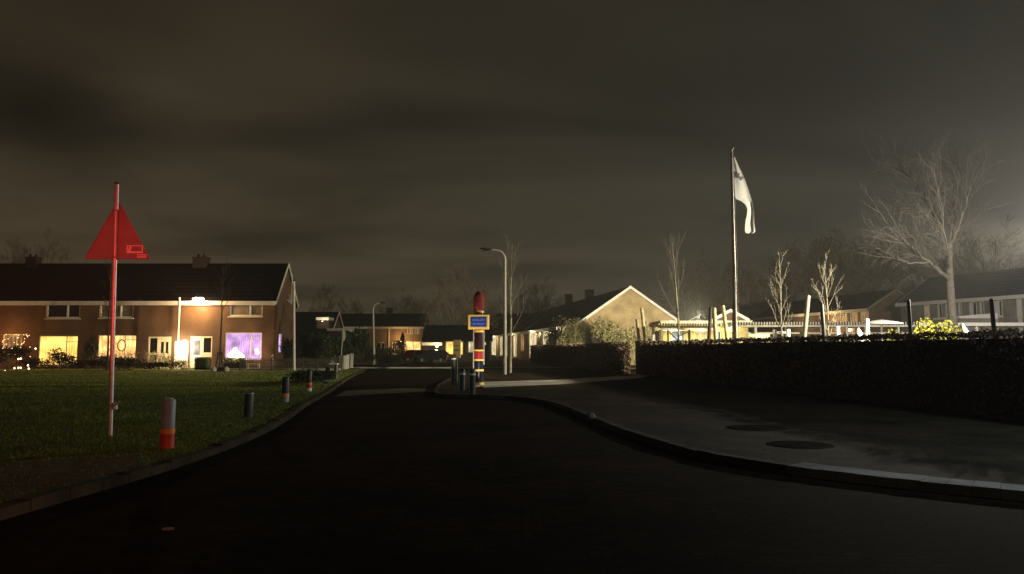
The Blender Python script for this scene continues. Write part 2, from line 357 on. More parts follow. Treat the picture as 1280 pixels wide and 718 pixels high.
# grass blades on the lawn, nearest part denser
def lawn_blades():
    rng = random.Random(3); vs = []; fs = []
    def xl(y):
        for i in range(len(LKi) - 1):
            if LKi[i].y <= y <= LKi[i + 1].y:
                t = (y - LKi[i].y) / max(1e-6, LKi[i + 1].y - LKi[i].y); return LKi[i].x + (LKi[i + 1].x - LKi[i].x) * t
        return -12
    n = 0
    while n < 70000:
        y = 5 + 46 * rng.random() ** 2.1
        xr = xl(y); xlft = -.78 * y - 2
        x = xr - .03 - rng.random() * max(.5, xr - xlft)
        if y < 10.3 and rng.random() < .8 and x > -8.5: continue
        h = rng.uniform(.015, .036) * (1 + y / 45); w = .006 + y * .00035; a = rng.random() * 6.28
        lx = rng.uniform(-.03, .03); ly = rng.uniform(-.03, .03)
        b = len(vs); vs += [(x - w * math.cos(a), y - w * math.sin(a), .088), (x + w * math.cos(a), y + w * math.sin(a), .088), (x + lx, y + ly, .09 + h)]
        fs.append((b, b + 1, b + 2)); n += 1
    me = bpy.data.meshes.new('grass'); me.from_pydata(vs, [], fs); me.materials.append(M['blade'])
    o = bpy.data.objects.new('grass', me); C.objects.link(o); tag(o, 'short green lawn grass left of the road', 'grass', kind='stuff')
lawn_blades()

# ------------------------------------------------------------------ facade tools
def frame(O, a, b):
    """u along the wall, w backwards into the building, z up"""
    O = Vector((O[0], O[1], 0)); a = Vector((a[0], a[1], 0)).normalized(); b = Vector((b[0], b[1], 0)).normalized()
    return lambda u, w, z: O + a * u + b * w + Vector((0, 0, z))
def wall_open(mb, fr, u0, u1, z0, z1, ops, rec=.16):
    us = sorted({u0, u1, *[o[0] for o in ops], *[o[1] for o in ops]}); zs = sorted({z0, z1, *[o[2] for o in ops], *[o[3] for o in ops]})
    us = [u for u in us if u0 <= u <= u1]; zs = [z for z in zs if z0 <= z <= z1]
    for i in range(len(us) - 1):
        for j in range(len(zs) - 1):
            uc = (us[i] + us[i + 1]) / 2; zc = (zs[j] + zs[j + 1]) / 2
            if any(o[0] < uc < o[1] and o[2] < zc < o[3] for o in ops): continue
            mb.quad(fr(us[i], 0, zs[j]), fr(us[i + 1], 0, zs[j]), fr(us[i + 1], 0, zs[j + 1]), fr(us[i], 0, zs[j + 1]))
    for a, b, c, d in [o[:4] for o in ops]:
        mb.quad(fr(a, 0, c), fr(b, 0, c), fr(b, rec, c), fr(a, rec, c)); mb.quad(fr(a, 0, d), fr(a, rec, d), fr(b, rec, d), fr(b, 0, d))
        mb.quad(fr(a, 0, c), fr(a, rec, c), fr(a, rec, d), fr(a, 0, d)); mb.quad(fr(b, 0, c), fr(b, 0, d), fr(b, rec, d), fr(b, rec, c))
def window(parent, fr, u0, u1, z0, z1, pane, framem, mull=(), trans=(), rec=.16, sill=True, fw=.07, name='window', label=None):
    """window frame > pane, sill ; mull = vertical bars (fractions), trans = (frac u0, frac u1, frac z) horizontal bars"""
    f = MB(); e = .002; y0, y1 = .05, rec - .02
    f.fbox(fr, u0 + e, u0 + fw, y0, y1, z0 + e, z1 - e); f.fbox(fr, u1 - fw, u1 - e, y0, y1, z0 + e, z1 - e)
    f.fbox(fr, u0 + fw + e, u1 - fw - e, y0, y1, z0 + e, z0 + fw); f.fbox(fr, u0 + fw + e, u1 - fw - e, y0, y1, z1 - fw, z1 - e)
    for m in mull:
        u = u0 + (u1 - u0) * m; f.fbox(fr, u - fw * .5, u + fw * .5, y0 + .004, y1 - .004, z0 + fw + e, z1 - fw - e)
    for a, b, t in trans:
        z = z0 + (z1 - z0) * t; f.fbox(fr, u0 + (u1 - u0) * a + fw * .6, u0 + (u1 - u0) * b - fw * .6, y0 + .008, y1 - .008, z - fw * .35, z + fw * .35)
    o = f.build(name, framem, parent)
    if label: o['label'] = label
    p = MB(); p.quad(fr(u0, rec - .015, z0), fr(u1, rec - .015, z0), fr(u1, rec - .015, z1), fr(u0, rec - .015, z1)); p.build('pane', pane, o)
    if sill:
        s = MB(); s.fbox(fr, u0 - .06, u1 + .06, -.09, -.004, z0 - .09, z0 - .01); s.build('sill', M['cream'], o)
    return o
def gable_shell(parent, fr, L, W, eave, ridge, wallm, roofm, ops_front=(), ops_gable0=(), ops_gable1=(), over=.3, gover=.2, fasciam=None, thick=.14, vergem=None):
    """long wall along u (0..L) at w=0, building W deep, ridge along u. gables at u=0 and u=L"""
    wmb = MB(); wall_open(wmb, fr, 0, L, 0, eave, list(ops_front))
    wmb.quad(fr(L, W, 0), fr(0, W, 0), fr(0, W, eave), fr(L, W, eave))
    for u, sgn, ops in ((0, -1, ops_gable0), (L, 1, ops_gable1)):
        g = (lambda s, q, z, u=u, sgn=sgn: fr(u - sgn * q, s, z))
        wall_open(wmb, g, 0, W, 0, eave, list(ops))
        wmb.add([fr(u, 0, eave), fr(u, W, eave), fr(u, W / 2, ridge)], [(0, 1, 2)])
    wmb.build('wall', wallm, parent)
    rm = MB(); sl = (ridge - eave) / (W / 2)
    for side in (0, 1):
        w_e = -over if side == 0 else W + over; ze = eave - over * sl
        pts = [fr(-gover, w_e, ze + .02), fr(L + gover, w_e, ze + .02), fr(L + gover, W / 2, ridge + .02), fr(-gover, W / 2, ridge + .02)]
        n = Vector((0, 0, thick)); rm.hexa(pts + [p + n for p in pts])
    roof = rm.build('roof', roofm, parent)
    if fasciam:
        fm = MB(); ze = eave - over * sl
        fm.fbox(fr, -gover, L + gover, -over - .06, -over - .004, ze - .12, ze + .2)
        fm.fbox(fr, 0, L, -over + .002, -.004, ze - .1, ze - .06)
        fm.build('gutter_fascia', fasciam, parent)
    if vergem:
        for u in (-gover - .03, L + gover + .03):
            for w_e in (-over, W + over):
                vm = MB(); ze = eave - over * sl; t = .28
                p = [fr(u - .025, w_e, ze - .05), fr(u + .025, w_e, ze - .05), fr(u + .025, W / 2, ridge - .05), fr(u - .025, W / 2, ridge - .05)]
                vm.hexa(p + [q + Vector((0, 0, t)) for q in p])
                vm.build('verge_board', vergem, parent)
    return roof

# ------------------------------------------------------------------ left terrace
YF = 56.0
def build_left():
    b = thing('terraced_house', (-30, YF, 0), 'two-storey brick terrace with lit yellow and violet windows left of the road', 'house')
    xl, xr = -52.0, X(343, YF); L = xr - xl; W = 5.2
    fr = frame((xl, YF), (1, 0), (0, 1)); u = lambda px: X(px, YF) - xl; z = lambda py: Z(py, YF)
    eave = z(375); ridge = Z(332, YF + W / 2)
    down = [(3, 27, 418, 442, 'o'), (48, 97, 420, 457, 'y'), (122, 170, 419, 448, 'w'), (281, 327, 416, 450, 'v')]
    up = [(55, 98, 373.5, 398), (122, 165, 373, 397.5), (285, 327, 371.5, 395.5), (-60, -20, 373, 398)]
    ops = []
    W_ = []
    eav = eave - .04
    for a, c, t, bo, k in down: W_.append((u(a), u(c), z(bo), z(t), k))
    for a, c, t, bo in up: W_.append((u(a), u(c), z(bo), eav, 'up'))
    doors = [(u(185), u(214), .1, z(421), 0), (u(237.5), u(265), .1, z(420.5), 1)]
    gwin = (1.0, 1.8, z(441), z(417))
    ops = [q[:4] for q in W_] + [d[:4] for d in doors]
    roof = gable_shell(b, fr, L, W, eave, ridge, M['brick_red'], M['tile'], ops, (), [gwin], over=.28, gover=.12, fasciam=None, vergem=M['white'])
    # fascia: white board with dark slots
    fm = MB(); sl = (ridge - eave) / (W / 2); ze = eave - .28 * sl
    fm.fbox(fr, -.1, L + .12, -.36, -.285, ze - .1, ze + .2); fm.fbox(fr, 0, L, -.282, -.004, ze - .1, ze - .05)
    f = fm.build('gutter_fascia', M['white'], b)
    for a, c in ((-20, 52), (100, 120), (168, 283)):
        pm = MB(); pm.fbox(fr, u(a), u(c), -.05, -.004, z(379.5), ze - .104); pm.build('eave_panel', M['cream'], b)
    for a, c in ((8, 30), (191, 212)):
        d = MB(); d.fbox(fr, u(a), u(c), -.062, -.052, z(378.5), z(375.5)); d.build('vent_slot', M['glassdark'], b)
    mats = {'y': M['lit_yellow'], 'w': M['lit_warm'], 'v': M['moonwin'], 'o': M['lit_orange']}
    for a, c, t0, t1, k in W_:
        if k == 'up':
            window(b, fr, a, c, t0, t1, M['netcurtain'] if a > u(100) else M['glassdark'], M['white'], (.62,), ((.62, 1, .84),) if a > u(250) else ((.62, 1, .8),), fw=.11, label='unlit upstairs window with curtains' if a > u(100) else 'dark upstairs window')
        else:
            window(b, fr, a, c, t0, t1, mats[k], M['white'], (.7,), ((.7, 1, .8),) if k != 'o' else (), fw=.06,
                   label={'y': 'bright yellow lit window', 'w': 'warm lit window with decorations', 'v': 'violet lit curtained window', 'o': 'dim orange lit window'}[k])
    # violet slit in the gable
    g = lambda s, q, zz: fr(L - q, s, zz)
    wv = window(b, g, *gwin, M['moonwin'], M['white'], fw=.05, sill=False, label='narrow violet lit side window')
    # doors
    for a, c, t0, t1, k in doors:
        d = MB(); e = .002
        d.fbox(fr, a + e, a + .09, .03, .13, t0, t1 - e); d.fbox(fr, c - .09, c - e, .03, .13, t0, t1 - e); d.fbox(fr, a + .1, c - .1, .03, .13, t1 - .12, t1 - e)
        um = a + (c - a) * (.42 if k == 0 else .56)
        d.fbox(fr, um - .06, um + .06, .03, .13, t0, t1 - .125)
        zk = t0 + (t1 - t0) * .46
        side = (a + .1, um - .065) if k == 0 else (um + .065, c - .1)
        leaf = (um + .065, c - .1) if k == 0 else (a + .1, um - .065)
        d.fbox(fr, side[0], side[1], .04, .12, zk - .08, zk + .08)
        d.fbox(fr, side[0], side[1], .045, .12, t0, t0 + .15)
        if k == 1: d.fbox(fr, side[0], side[1], .046, .12, t0 + .16, zk - .09)
        else: pass
        o = d.build('door', M['cream'], b, ); 
        lf = MB(); lf.fbox(fr, leaf[0], leaf[1], .06, .11, t0, t1 - .125); lf.build('door_leaf', M['cream'] if k == 0 else M['white'], o)
        gl = MB()
        if k == 0:
            w3 = (leaf[1] - leaf[0])
            for q in (.2, .62): gl.fbox(fr, leaf[0] + w3 * q, leaf[0] + w3 * (q + .22), .045, .058, zk + .05, t1 - .4)
        if k == 1:
            g2 = MB(); g2.fbox(fr, leaf[0] + .12, leaf[1] - .12, .045, .058, zk - .1, t1 - .3); g2.build('door_pane', M['netblue'], o)
        gl.fbox(fr, side[0], side[1], .1, .118, zk + .085, t1 - .13)
        if k == 0: gl.fbox(fr, side[0], side[1], .1, .118, t0 + .16, zk - .085)
        gl.build('door_pane', M['glassdark'], o)
        h = MB(); uu = leaf[0] + .12 if k == 0 else leaf[1] - .12; p = fr(uu, .04, t0 + 1.05); h.tube([p, p + Vector((.16, 0, 0))], .016, 6); h.build('handle', M['steel'], o)
        st = MB(); st.fbox(fr, a - .2, c + .2, -1.0, -.004, .091, .1 + .08); st.build('door_step', M['concrete'], b)
    # white screen wall beside the right-hand door, and the porch lamp on it
    s = MB(); s.fbox(fr, u(219), u(235.5), -.07, -.004, .091, z(427)); s.build('porch_screen', M['white'], b)
    lm = MB(); p = fr(u(231.5), -.2, z(430)); lm.lathe([(.03, -.05), (.11, 0), (.11, .22), (.03, .3)], p, 12)
    pl = lm.build('porch_lamp', M['lamp_white'], b)
    light('porch_light', 'POINT', p + Vector((-.1, -.8, -.2)), 360, (1, .74, .4), b, .12)
    # eave floodlight
    em = MB(); p = fr(u(250), -.62, z(375)); em.bevbox(p.x - .42, p.x + .42, p.y - .1, p.y + .1, p.z - .08, p.z + .13, .09)
    e1 = em.build('eave_floodlight', M['lamp_white'], b)
    ab = MB(); ab.box(p.x - .05, p.x + .05, p.y + .104, YF - .364, p.z + .03, p.z + .08); ab.build('bracket', M['steel'], e1)
    light('eave_light', 'POINT', p + Vector((0, -.35, -.25)), 820, (1, .62, .28), b, .2)
    # downpipe
    dp = MB(); q = fr(u(225), -.1, 0); dp.tube([(q.x, q.y - .3, z(372.5)), (q.x, q.y - .25, z(377)), (q.x, q.y - .25, .1)], .06, 8); dp.build('downpipe', M['white'], b)
    dp = MB(); q = fr(u(174), -.1, 0); dp.tube([(q.x, q.y - .22, z(373.5)), (q.x, q.y, z(377)), (q.x, q.y, 2.3)], .04, 8); dp.build('downpipe', M['brick_dark'], b)
    # chimneys on the ridge
    for px in (248, 36):
        cm = MB(); c = X(px, YF + W / 2); w = .55 if px > 100 else .42
        cm.box(c - w, c + w, YF + W / 2 - .35, YF + W / 2 + .35, ridge - .4, ridge + .55); cm.box(c - w - .06, c + w + .06, YF + W / 2 - .41, YF + W / 2 + .41, ridge + .554, ridge + .64)
        ch = cm.build('chimney', M['brick_dark'], roof)
        for k in (-.25, .2):
            pt = MB(); pt.lathe([(.1, 0), (.12, .05), (.09, .25)], (c + k, YF + W / 2, ridge + .642), 10)
            pt.build('chimney_pot', M['brick_dark'], ch)
    # pennant mast on the gable
    gm = MB(); gx = xr + .3; gy = YF + W * .52
    gm.tube([(gx - .28, gy, z(372)), (gx + .15, gy, z(378)), ], .03, 6); gm.tube([(gx + .1, gy, Z(379, gy)), (gx + .1, gy, Z(343, gy))], .03, 6)
    gm.build('gable_mast', M['white'], b)
    return b, fr, u, z
LH, Lfr, Lu, Lz = build_left()

# white pennant hanging by the gable
pn = MB(); q = at(359, 366, YF + 3.4)
pn.loft([[q + Vector((dx, dy, dz)) for dx, dy in ((-w, -.02), (w, -.02), (w, .02), (-w, .02))] for dx0, w, dz in ((0, .05, .2), (0, .16, -.3), (.1, .12, -.6), (.25, .04, -1.0)) for dx, dy in [(0, 0)]] if False else
        [[q + Vector((c + sx * w, sy * .02, dz)) for sx, sy in ((-1, -1), (1, -1), (1, 1), (-1, 1))] for c, w, dz in ((-.1, .04, .35), (0, .14, -.05), (.08, .17, -.25), (.2, .08, -.5), (.3, .03, -.85))])
tag(pn.build('pennant', M['flag'], org=q), 'small white pennant hanging at the brick gable of the left terrace', 'flag')

# ------------------------------------------------------------------ bungalow terrace in the middle
def build_bungalow():
    YB = 72
    b = thing('terraced_bungalow', (11.5, YB, 0), 'long bungalow terrace with floodlit yellow brick gable behind the hedge', 'bungalow')
    bd = Vector((-.144, .99, 0)).normalized(); ad = Vector((bd.y, -bd.x, 0))
    O = Vector((X(727, YB), YB, 0)); W = 9.8; L = 80
    fr = frame(O, bd, ad)          # u away from us along the west front, w across
    eave = Z(402.5, YB); ridge = Z(360.5, YB + .7)
    def up(px):
        k = (px - 640) / FPX; return (O.x - k * O.y) / (k * bd.y - bd.x)
    wins = [(700, 694, 'c'), (686, 677.5, 'c'), (670, 661, 'c'), (655, 650, 'd'), (645.5, 641.5, 'c'), (634, 631.5, 'c'), (628, 624.5, 'c'), (620, 614, 'c')]
    ops = []
    for a, c, k in wins:
        ua, uc = up(a), up(c); ops.append((ua, uc, .3 if k == 'c' else 1.2, eave - .35, k))
    roof = gable_shell(b, fr, L, W, eave, ridge, M['brick_yellow'], M['tile'], [o[:4] for o in ops], over=.6, gover=.3, fasciam=M['white'], vergem=M['white'])
    for i, o in enumerate(ops):
        window(b, fr, *o[:4], M['lit_cream'] if o[4] == 'c' else M['lit_orange'], M['white'], (.5,), fw=.1, label='cream lit window')
    # dark panels between some windows
    for a, c in ((676, 671), (693, 688)):
        pmb = MB(); pmb.fbox(fr, up(a), up(c), -.03, -.004, .3, eave - .2); pmb.build('dark_panel', M['maroon'], b)
    for px, hh in ((711, 1.3), (737, 1.0)):
        k = (px - 640) / FPX; c0 = O + ad * (W / 2); uu = (c0.x - k * c0.y) / (k * bd.y - bd.x)
        cm = MB(); cm.fbox(fr, uu - .5, uu + .5, W / 2 - .42, W / 2 + .42, ridge - .3, ridge + hh); cm.fbox(fr, uu - .56, uu + .56, W / 2 - .48, W / 2 + .48, ridge + hh + .003, ridge + hh + .1)
        cm.build('chimney', M['brick_dark'], roof)
    # raised party-wall copings running up the roof
    for uu in (32, 42, 54):
        cp = MB(); sl = (ridge - eave) / (W / 2); p = [fr(uu, -.5, eave - .5 * sl + .165), fr(uu + .35, -.5, eave - .5 * sl + .165), fr(uu + .35, W / 2, ridge + .165), fr(uu, W / 2, ridge + .165)]
        cp.hexa(p + [q + Vector((0, 0, .12)) for q in p]); cp.build('roof_coping', M['slat'], roof)
    fn = MB(); q = fr(-.2, W / 2, ridge + .16); fn.lathe([(.05, 0), (.09, .08), (.03, .25)], q, 8); fn.build('finial', M['darkmetal'], roof)
    # wall lamps under the west eave
    for uu in (9, 25, 44, 66):
        lp = MB(); q = fr(uu, -.25, eave - .35); lp.lathe([(.03, -.08), (.08, 0), (.06, .1)], q, 10); lp.build('wall_lamp', M['lamp_warm'], b)
        light('wall_light', 'POINT', fr(uu, -1.2, eave - .6), 200, (1, .8, .42), b, .15)
    return b
build_bungalow()

# ------------------------------------------------------------------ other houses
def simple_house(label, px0, px1, Y, py_e, py_r, W, wallm, roofm, wins=(), name='terraced_house', cat='house', fascia=None, verge=None, chim=(), over=.3, group=None):
    x0, x1 = X(px0, Y), X(px1, Y)
    b = thing(name, ((x0 + x1) / 2, Y, 0), label, cat, group)
    fr = frame((x0, Y), (1, 0), (0, 1)); L = x1 - x0; u = lambda px: X(px, Y) - x0; z = lambda py: Z(py, Y)
    eave = z(py_e); ridge = Z(py_r, Y + W / 2)
    ops = [(u(a), u(c), max(.3, z(bo)), min(z(t), eave - .1), m, fm) for a, c, t, bo, m, fm in wins]
    roof = gable_shell(b, fr, L, W, eave, ridge, wallm, roofm, [o[:4] for o in ops], over=over, fasciam=fascia, vergem=verge)
    for o in ops: window(b, fr, *o[:4], o[4], o[5], (.55,), fw=.1, sill=False)
    for px in chim:
        c = X(px, Y + W / 2); cm = MB(); cm.box(c - .5, c + .5, Y + W / 2 - .35, Y + W / 2 + .35, ridge - .3, ridge + 1.0); cm.box(c - .56, c + .56, Y + W / 2 - .41, Y + W / 2 + .41, ridge + 1.004, ridge + 1.12); cm.build('chimney', M['brick_dark'], roof)
    return b, fr, u, z, roof, eave, ridge
h, fr, u, z, roof, ev, rg = simple_house('far brick terrace with warm lit ground-floor window at its right end', 416, 528, 118, 409, 393.5, 8, M['brick_tan'], M['tile'],
    [(505, 526, 427, 441, M['lit_warm'], M['cream']), (508.5, 515.5, 409.5, 418, M['lit_dull'], M['cream']), (518, 524, 409.5, 418, M['lit_dull'], M['white']), (441, 459, 410, 419, M['glassdark'], M['cream']), (490, 496, 428, 443, M['glassdark'], M['cream']), (470, 481, 428, 440, M['glassdark'], M['cream'])],
    fascia=M['cream'], chim=(486.5,))
dp = MB(); q = fr(u(486), -.1, 0); dp.tube([(q.x, q.y, ev), (q.x, q.y, .1)], .07, 8); dp.build('downpipe', M['cream'], h)
lm = MB(); q = fr(u(501), -.3, 2.6); lm.lathe([(.04, -.1), (.15, 0), (.1, .15)], q, 10); lm.build('wall_lamp', M['lamp_warm'], h)
light('wall_light', 'POINT', fr(u(503), -1.6, 2.7), 330, (1, .62, .25), h, .2)

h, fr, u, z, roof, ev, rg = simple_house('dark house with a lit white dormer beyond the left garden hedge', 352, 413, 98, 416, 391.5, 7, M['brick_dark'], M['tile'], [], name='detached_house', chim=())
dm = MB(); dm.box(X(396, 98), X(411.5, 98), 97.6, 101, Z(411, 98), Z(401, 98)); d_ = dm.build('dormer', M['brick_dark'], h)
dm = MB(); dm.box(X(396, 98), X(411.8, 98), 97.3, 101, Z(400.6, 98), Z(397, 98)); dm.build('dormer_fascia', M['white'], d_)
for s_ in (-1, 1):
    vm = MB(); x_ = X(413, 98) + .25; p = [(x_, 101.5 + s_ * 3.8, ev - .1), (x_ + .06, 101.5 + s_ * 3.8, ev - .1), (x_ + .06, 101.5, rg), (x_, 101.5, rg)]
    vm.hexa([Vector(q) for q in p] + [Vector(q) + Vector((0, 0, .22)) for q in p])
    vm.build('verge_board', M['cream'], h)
light('dormer_light', 'POINT', at(403, 402, 96.4), 60, (1, .8, .5), h, .1)
lm = MB(); lm.lathe([(.02, -.03), (.04, 0), (.02, .04)], at(403, 402, 97.4), 8); lm.build('dormer_lamp', M['lamp_warm'], d_)

# low houses straight ahead
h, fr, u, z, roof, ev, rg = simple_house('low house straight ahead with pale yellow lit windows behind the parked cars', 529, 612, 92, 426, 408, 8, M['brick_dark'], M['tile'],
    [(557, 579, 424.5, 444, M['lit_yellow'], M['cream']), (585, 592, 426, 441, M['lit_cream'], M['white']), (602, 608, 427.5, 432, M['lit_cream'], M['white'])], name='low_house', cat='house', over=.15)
fm = MB(); fm.fbox(fr, u(529), u(553.5), -1.6, -.02, z(432), z(428.5)); cnp = fm.build('canopy', M['cream'], h)
lm = MB(); q = fr(u(548), -2.4, z(431)); lm.lathe([(.04, -.1), (.15, 0), (.1, .15)], q + Vector((0, .6, -.25)), 10); lm.build('canopy_lamp', M['lamp_warm'], cnp)
light('canopy_light', 'POINT', q + Vector((0, -.3, -.3)), 150, (1, .85, .5), h, .2)
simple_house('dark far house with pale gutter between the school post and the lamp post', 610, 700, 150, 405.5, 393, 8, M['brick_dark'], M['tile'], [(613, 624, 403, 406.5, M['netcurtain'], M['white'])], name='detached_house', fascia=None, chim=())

# gabled brick house end peeking over the school roof
def gabled(label, px0, pxa, px1, Y, py_l, py_a, depth, wallm, roofm, name, verge=M['white'], py_r=None, cat='house'):
    """gable facing us"""
    xl, xr = X(px0, Y), X(px1, Y); b = thing(name, ((xl + xr) / 2, Y, 0), label, cat)
    fr = frame((xl, Y), (0, 1), (1, 0)); W = xr - xl
    # gable_shell expects w to the right of u direction; u = depth, w = across
    gable_shell(b, fr, depth, W, Z(py_l, Y), Z(py_a, Y), wallm, roofm, over=.3, gover=.2, vergem=verge)
    return b, fr
gabled('small brown brick gable with white verge just left of the flagpole', 894, 913, 933, 66, 400, 389.5, 10, M['brick_red'], M['tile'], 'brick_shed', cat='shed')

# two-storey terraces on the right
def right_terrace():
    # far one: gable facing us at px 1090-1140, lit orange front running away to the left
    Y = 76; xl = X(1088, Y)
    b = thing('terraced_house', (xl, Y, 0), 'gabled terrace with orange lit upper windows beyond the playground canopy', 'house')
    d = (Vector((X(985, 92), 92, 0)) - Vector((xl, Y, 0))); L = d.length; bd = d.normalized(); ad = Vector((bd.y, -bd.x, 0))
    fr = frame((xl, Y), bd, ad); W = 6.0; ev, rg = Z(385.5, Y), Z(364, Y + .8)
    def up(px):
        k = (px - 640) / FPX; O = Vector((xl, Y, 0)); return (O.x - k * O.y) / (k * bd.y - bd.x)
    ops = []
    for a, c in ((1086, 1075), (1072, 1062), (1059, 1050), (1046, 1041)):
        ops.append((up(a), up(c), ev - 1.5, ev - .15))
    gable_shell(b, fr, L + 8, W, ev, rg, M['brick_tan'], M['tile'], ops, over=.35, gover=.2, fasciam=M['cream'], vergem=M['slat'])
    for o in ops: window(b, fr, *o, M['lit_orange'], M['cream'], (.33, .66), fw=.09, sill=False)
    lm = MB(); q = fr(3, -.25, ev - 2.2); lm.lathe([(.04, -.1), (.14, 0), (.1, .15)], q, 10); lm.build('wall_lamp', M['lamp_warm'], b)
    light('wall_light', 'POINT', fr(6, -1.6, ev - 1.2), 240, (1, .62, .25), b, .2)
    light('wall_light', 'POINT', fr(12, -1.6, ev - 1.0), 90, (1, .75, .4), b, .2)
    # near one: front facing us, from px 1128 to beyond the right edge, coming closer
    A = Vector((X(1128, 71), 71, 0)); B = Vector((X(1290, 59), 59, 0)); d = B - A; L = d.length + 14; ad = d.normalized(); bd = Vector((-ad.y, ad.x, 0))
    b = thing('terraced_house', (A + d * .5), 'long two-storey terrace with white eaves behind the big bare tree', 'house')
    fr = frame(A, ad, bd); ev, rg = Z(379, 71), Z(352.5, 75)
    def uq(px):
        k = (px - 640) / FPX; return (A.x - k * A.y) / (k * ad.y - ad.x)
    ops = []
    mats = []
    for i, (a, c) in enumerate(((1155, 1163), (1172, 1178.5), (1198, 1203), (1214, 1222), (1225, 1231), (1247, 1254), (1271, 1278))):
        ops.append((uq(a), uq(c), ev - 1.75, ev - .3)); mats.append(M['lit_dull'] if i == 0 else M['glassdark'])
    # ground floor windows
    for a, c in ((1150, 1164), (1204, 1216), (1250, 1266)):
        ops.append((uq(a), uq(c), .9, 2.3)); mats.append(M['glassdark'])
    gable_shell(b, fr, L, 8, ev, rg, M['brick_grey'], M['tile_blue'], ops, over=.4, gover=.2, fasciam=M['white'], vergem=M['slat'])
    for o, m in zip(ops, mats): window(b, fr, *o, m, M['white'], (), fw=.13)
    for i in range(4):
        pnl = MB(); a = uq(1183 + i * 30); pnl.fbox(fr, a, a + .35, -.08, -.004, .1, ev - .42); pnl.build('white_pilaster', M['white'], b)
right_terrace()

# ------------------------------------------------------------------ school building and yard things behind the hedge
def school():
    Y = 47.6; x0, x1 = X(829, Y), X(936, Y)
    b = thing('school_annex', ((x0 + x1) / 2, Y, 0), 'low pale yellow school annex with blue panels beside the bungalow gable', 'school building')
    fr = frame((x0, Y), (1, 0), (0, 1)); u = lambda px: X(px, Y) - x0; top = Z(405.5, Y); L = x1 - x0
    ops = [(u(839), u(857), 1.2, top - .36), (u(896.5), u(903), .2, top - .4), (u(868), u(884), 1.2, top - .5)]
    w = MB(); wall_open(w, fr, 0, L, 0, top, ops); w.quad(fr(0, 3, 0), fr(0, 0, 0), fr(0, 0, top), fr(0, 3, top)); w.quad(fr(L, 0, 0), fr(L, 3, 0), fr(L, 3, top), fr(L, 0, top)); w.quad(fr(L, 3, 0), fr(0, 3, 0), fr(0, 3, top), fr(L, 3, top)); w.build('wall', M['yellowwall'], b)
    r = MB(); r.fbox(fr, -.2, L + .2, -.25, 3.2, top + .003, top + .22); r.build('roof', M['cream'], b)
    window(b, fr, *ops[0], M['blueboard'], M['white'], (.62,), fw=.09, label='light blue panelled window'); window(b, fr, *ops[1], M['blue'], M['white'], fw=.1, sill=False, label='strong blue door panel'); window(b, fr, *ops[2], M['creamwall'], M['white'], (.5,), fw=.09)
    for px in (838, 874, 912):  # wall lamps added to brighten the annex front under the pergola
        lm = MB(); q = fr(u(px), -.16, top - .28); lm.lathe([(.03, -.06), (.07, 0), (.05, .07)], q, 10); lm.build('wall_lamp', M['lamp_warm'], b)
        light('annex_fill_light', 'POINT', fr(u(px), -1.0, top - .35), 95, (1, .86, .48), b, .12)
    return b
school()
def pergola():
    Y0, Y1 = 44.6, 46.9; x0, x1 = X(823, Y0), X(900, Y0); zt = Z(407.5, Y0)
    b = thing('pergola', ((x0 + x1) / 2, Y0, 0), 'cream timber pergola with toothed rafter ends in front of the yellow annex', 'pergola')
    for yy in (Y0, Y1):
        bm = MB(); bm.box(x0, x1, yy, yy + .1, zt - .25, zt - .02); bm.build('beam', M['cream'], b)
    rf = MB(); n = 24
    for i in range(n):
        x = x0 + (x1 - x0) * i / (n - 1); rf.box(x - .03, x + .03, Y0 - .35, Y1 + .3, zt - .017, zt + .14)
    rf.build('rafters', M['timber'], b)
    for px in (828, 862, 886):
        p = MB(); x = X(px, Y0); p.box(x - .06, x + .06, Y0 + .003, Y0 + .12, .1, zt - .255); p.build('post', M['cream'] if px != 862 else M['timberdark'], b)
pergola()
def shelter():
    Y0, Y1 = 46.5, 49.5; x0, x1 = X(906, Y0), X(1138, Y0); zt = Z(407, Y0)
    x0 = max(x0, X(938, 46))  if False else x0
    b = thing('bicycle_shelter', ((x0 + x1) / 2, Y0, 0), 'long slatted flat-roofed shelter behind the right-hand hedge and flagpole', 'shelter')
    Y0 -= 1.2; Y1 = 47.2
    r = MB(); r.box(x0, x1, Y0, Y1, zt - .12, zt); r.build('roof', M['slat'], b)
    f = MB(); n = 70
    for i in range(n):
        x = x0 + (x1 - x0) * (i + .5) / n; f.box(x - .035, x + .035, Y0 - .12, Y1 + .1, zt + .003, zt + .17)
    f.build('slats', M['slat'], b)
    for k, (zz, yy) in enumerate(((zt - .55, Y0 + .3), (zt - .85, Y0 + .8), (zt - 1.15, Y0 + .2))): bm = MB(); bm.box(x0 + .1, x1 - .1, yy, yy + .09, zz, zz + .1); bm.build('rail', M['slat'], b)
    for px in (946, 1007, 1060, 1125):
        p = MB(); x = X(px, Y0); p.box(x - .06, x + .06, Y0 + .05, Y0 + .17, .1, zt - .123); p.build('post', M['slat'], b)
shelter()
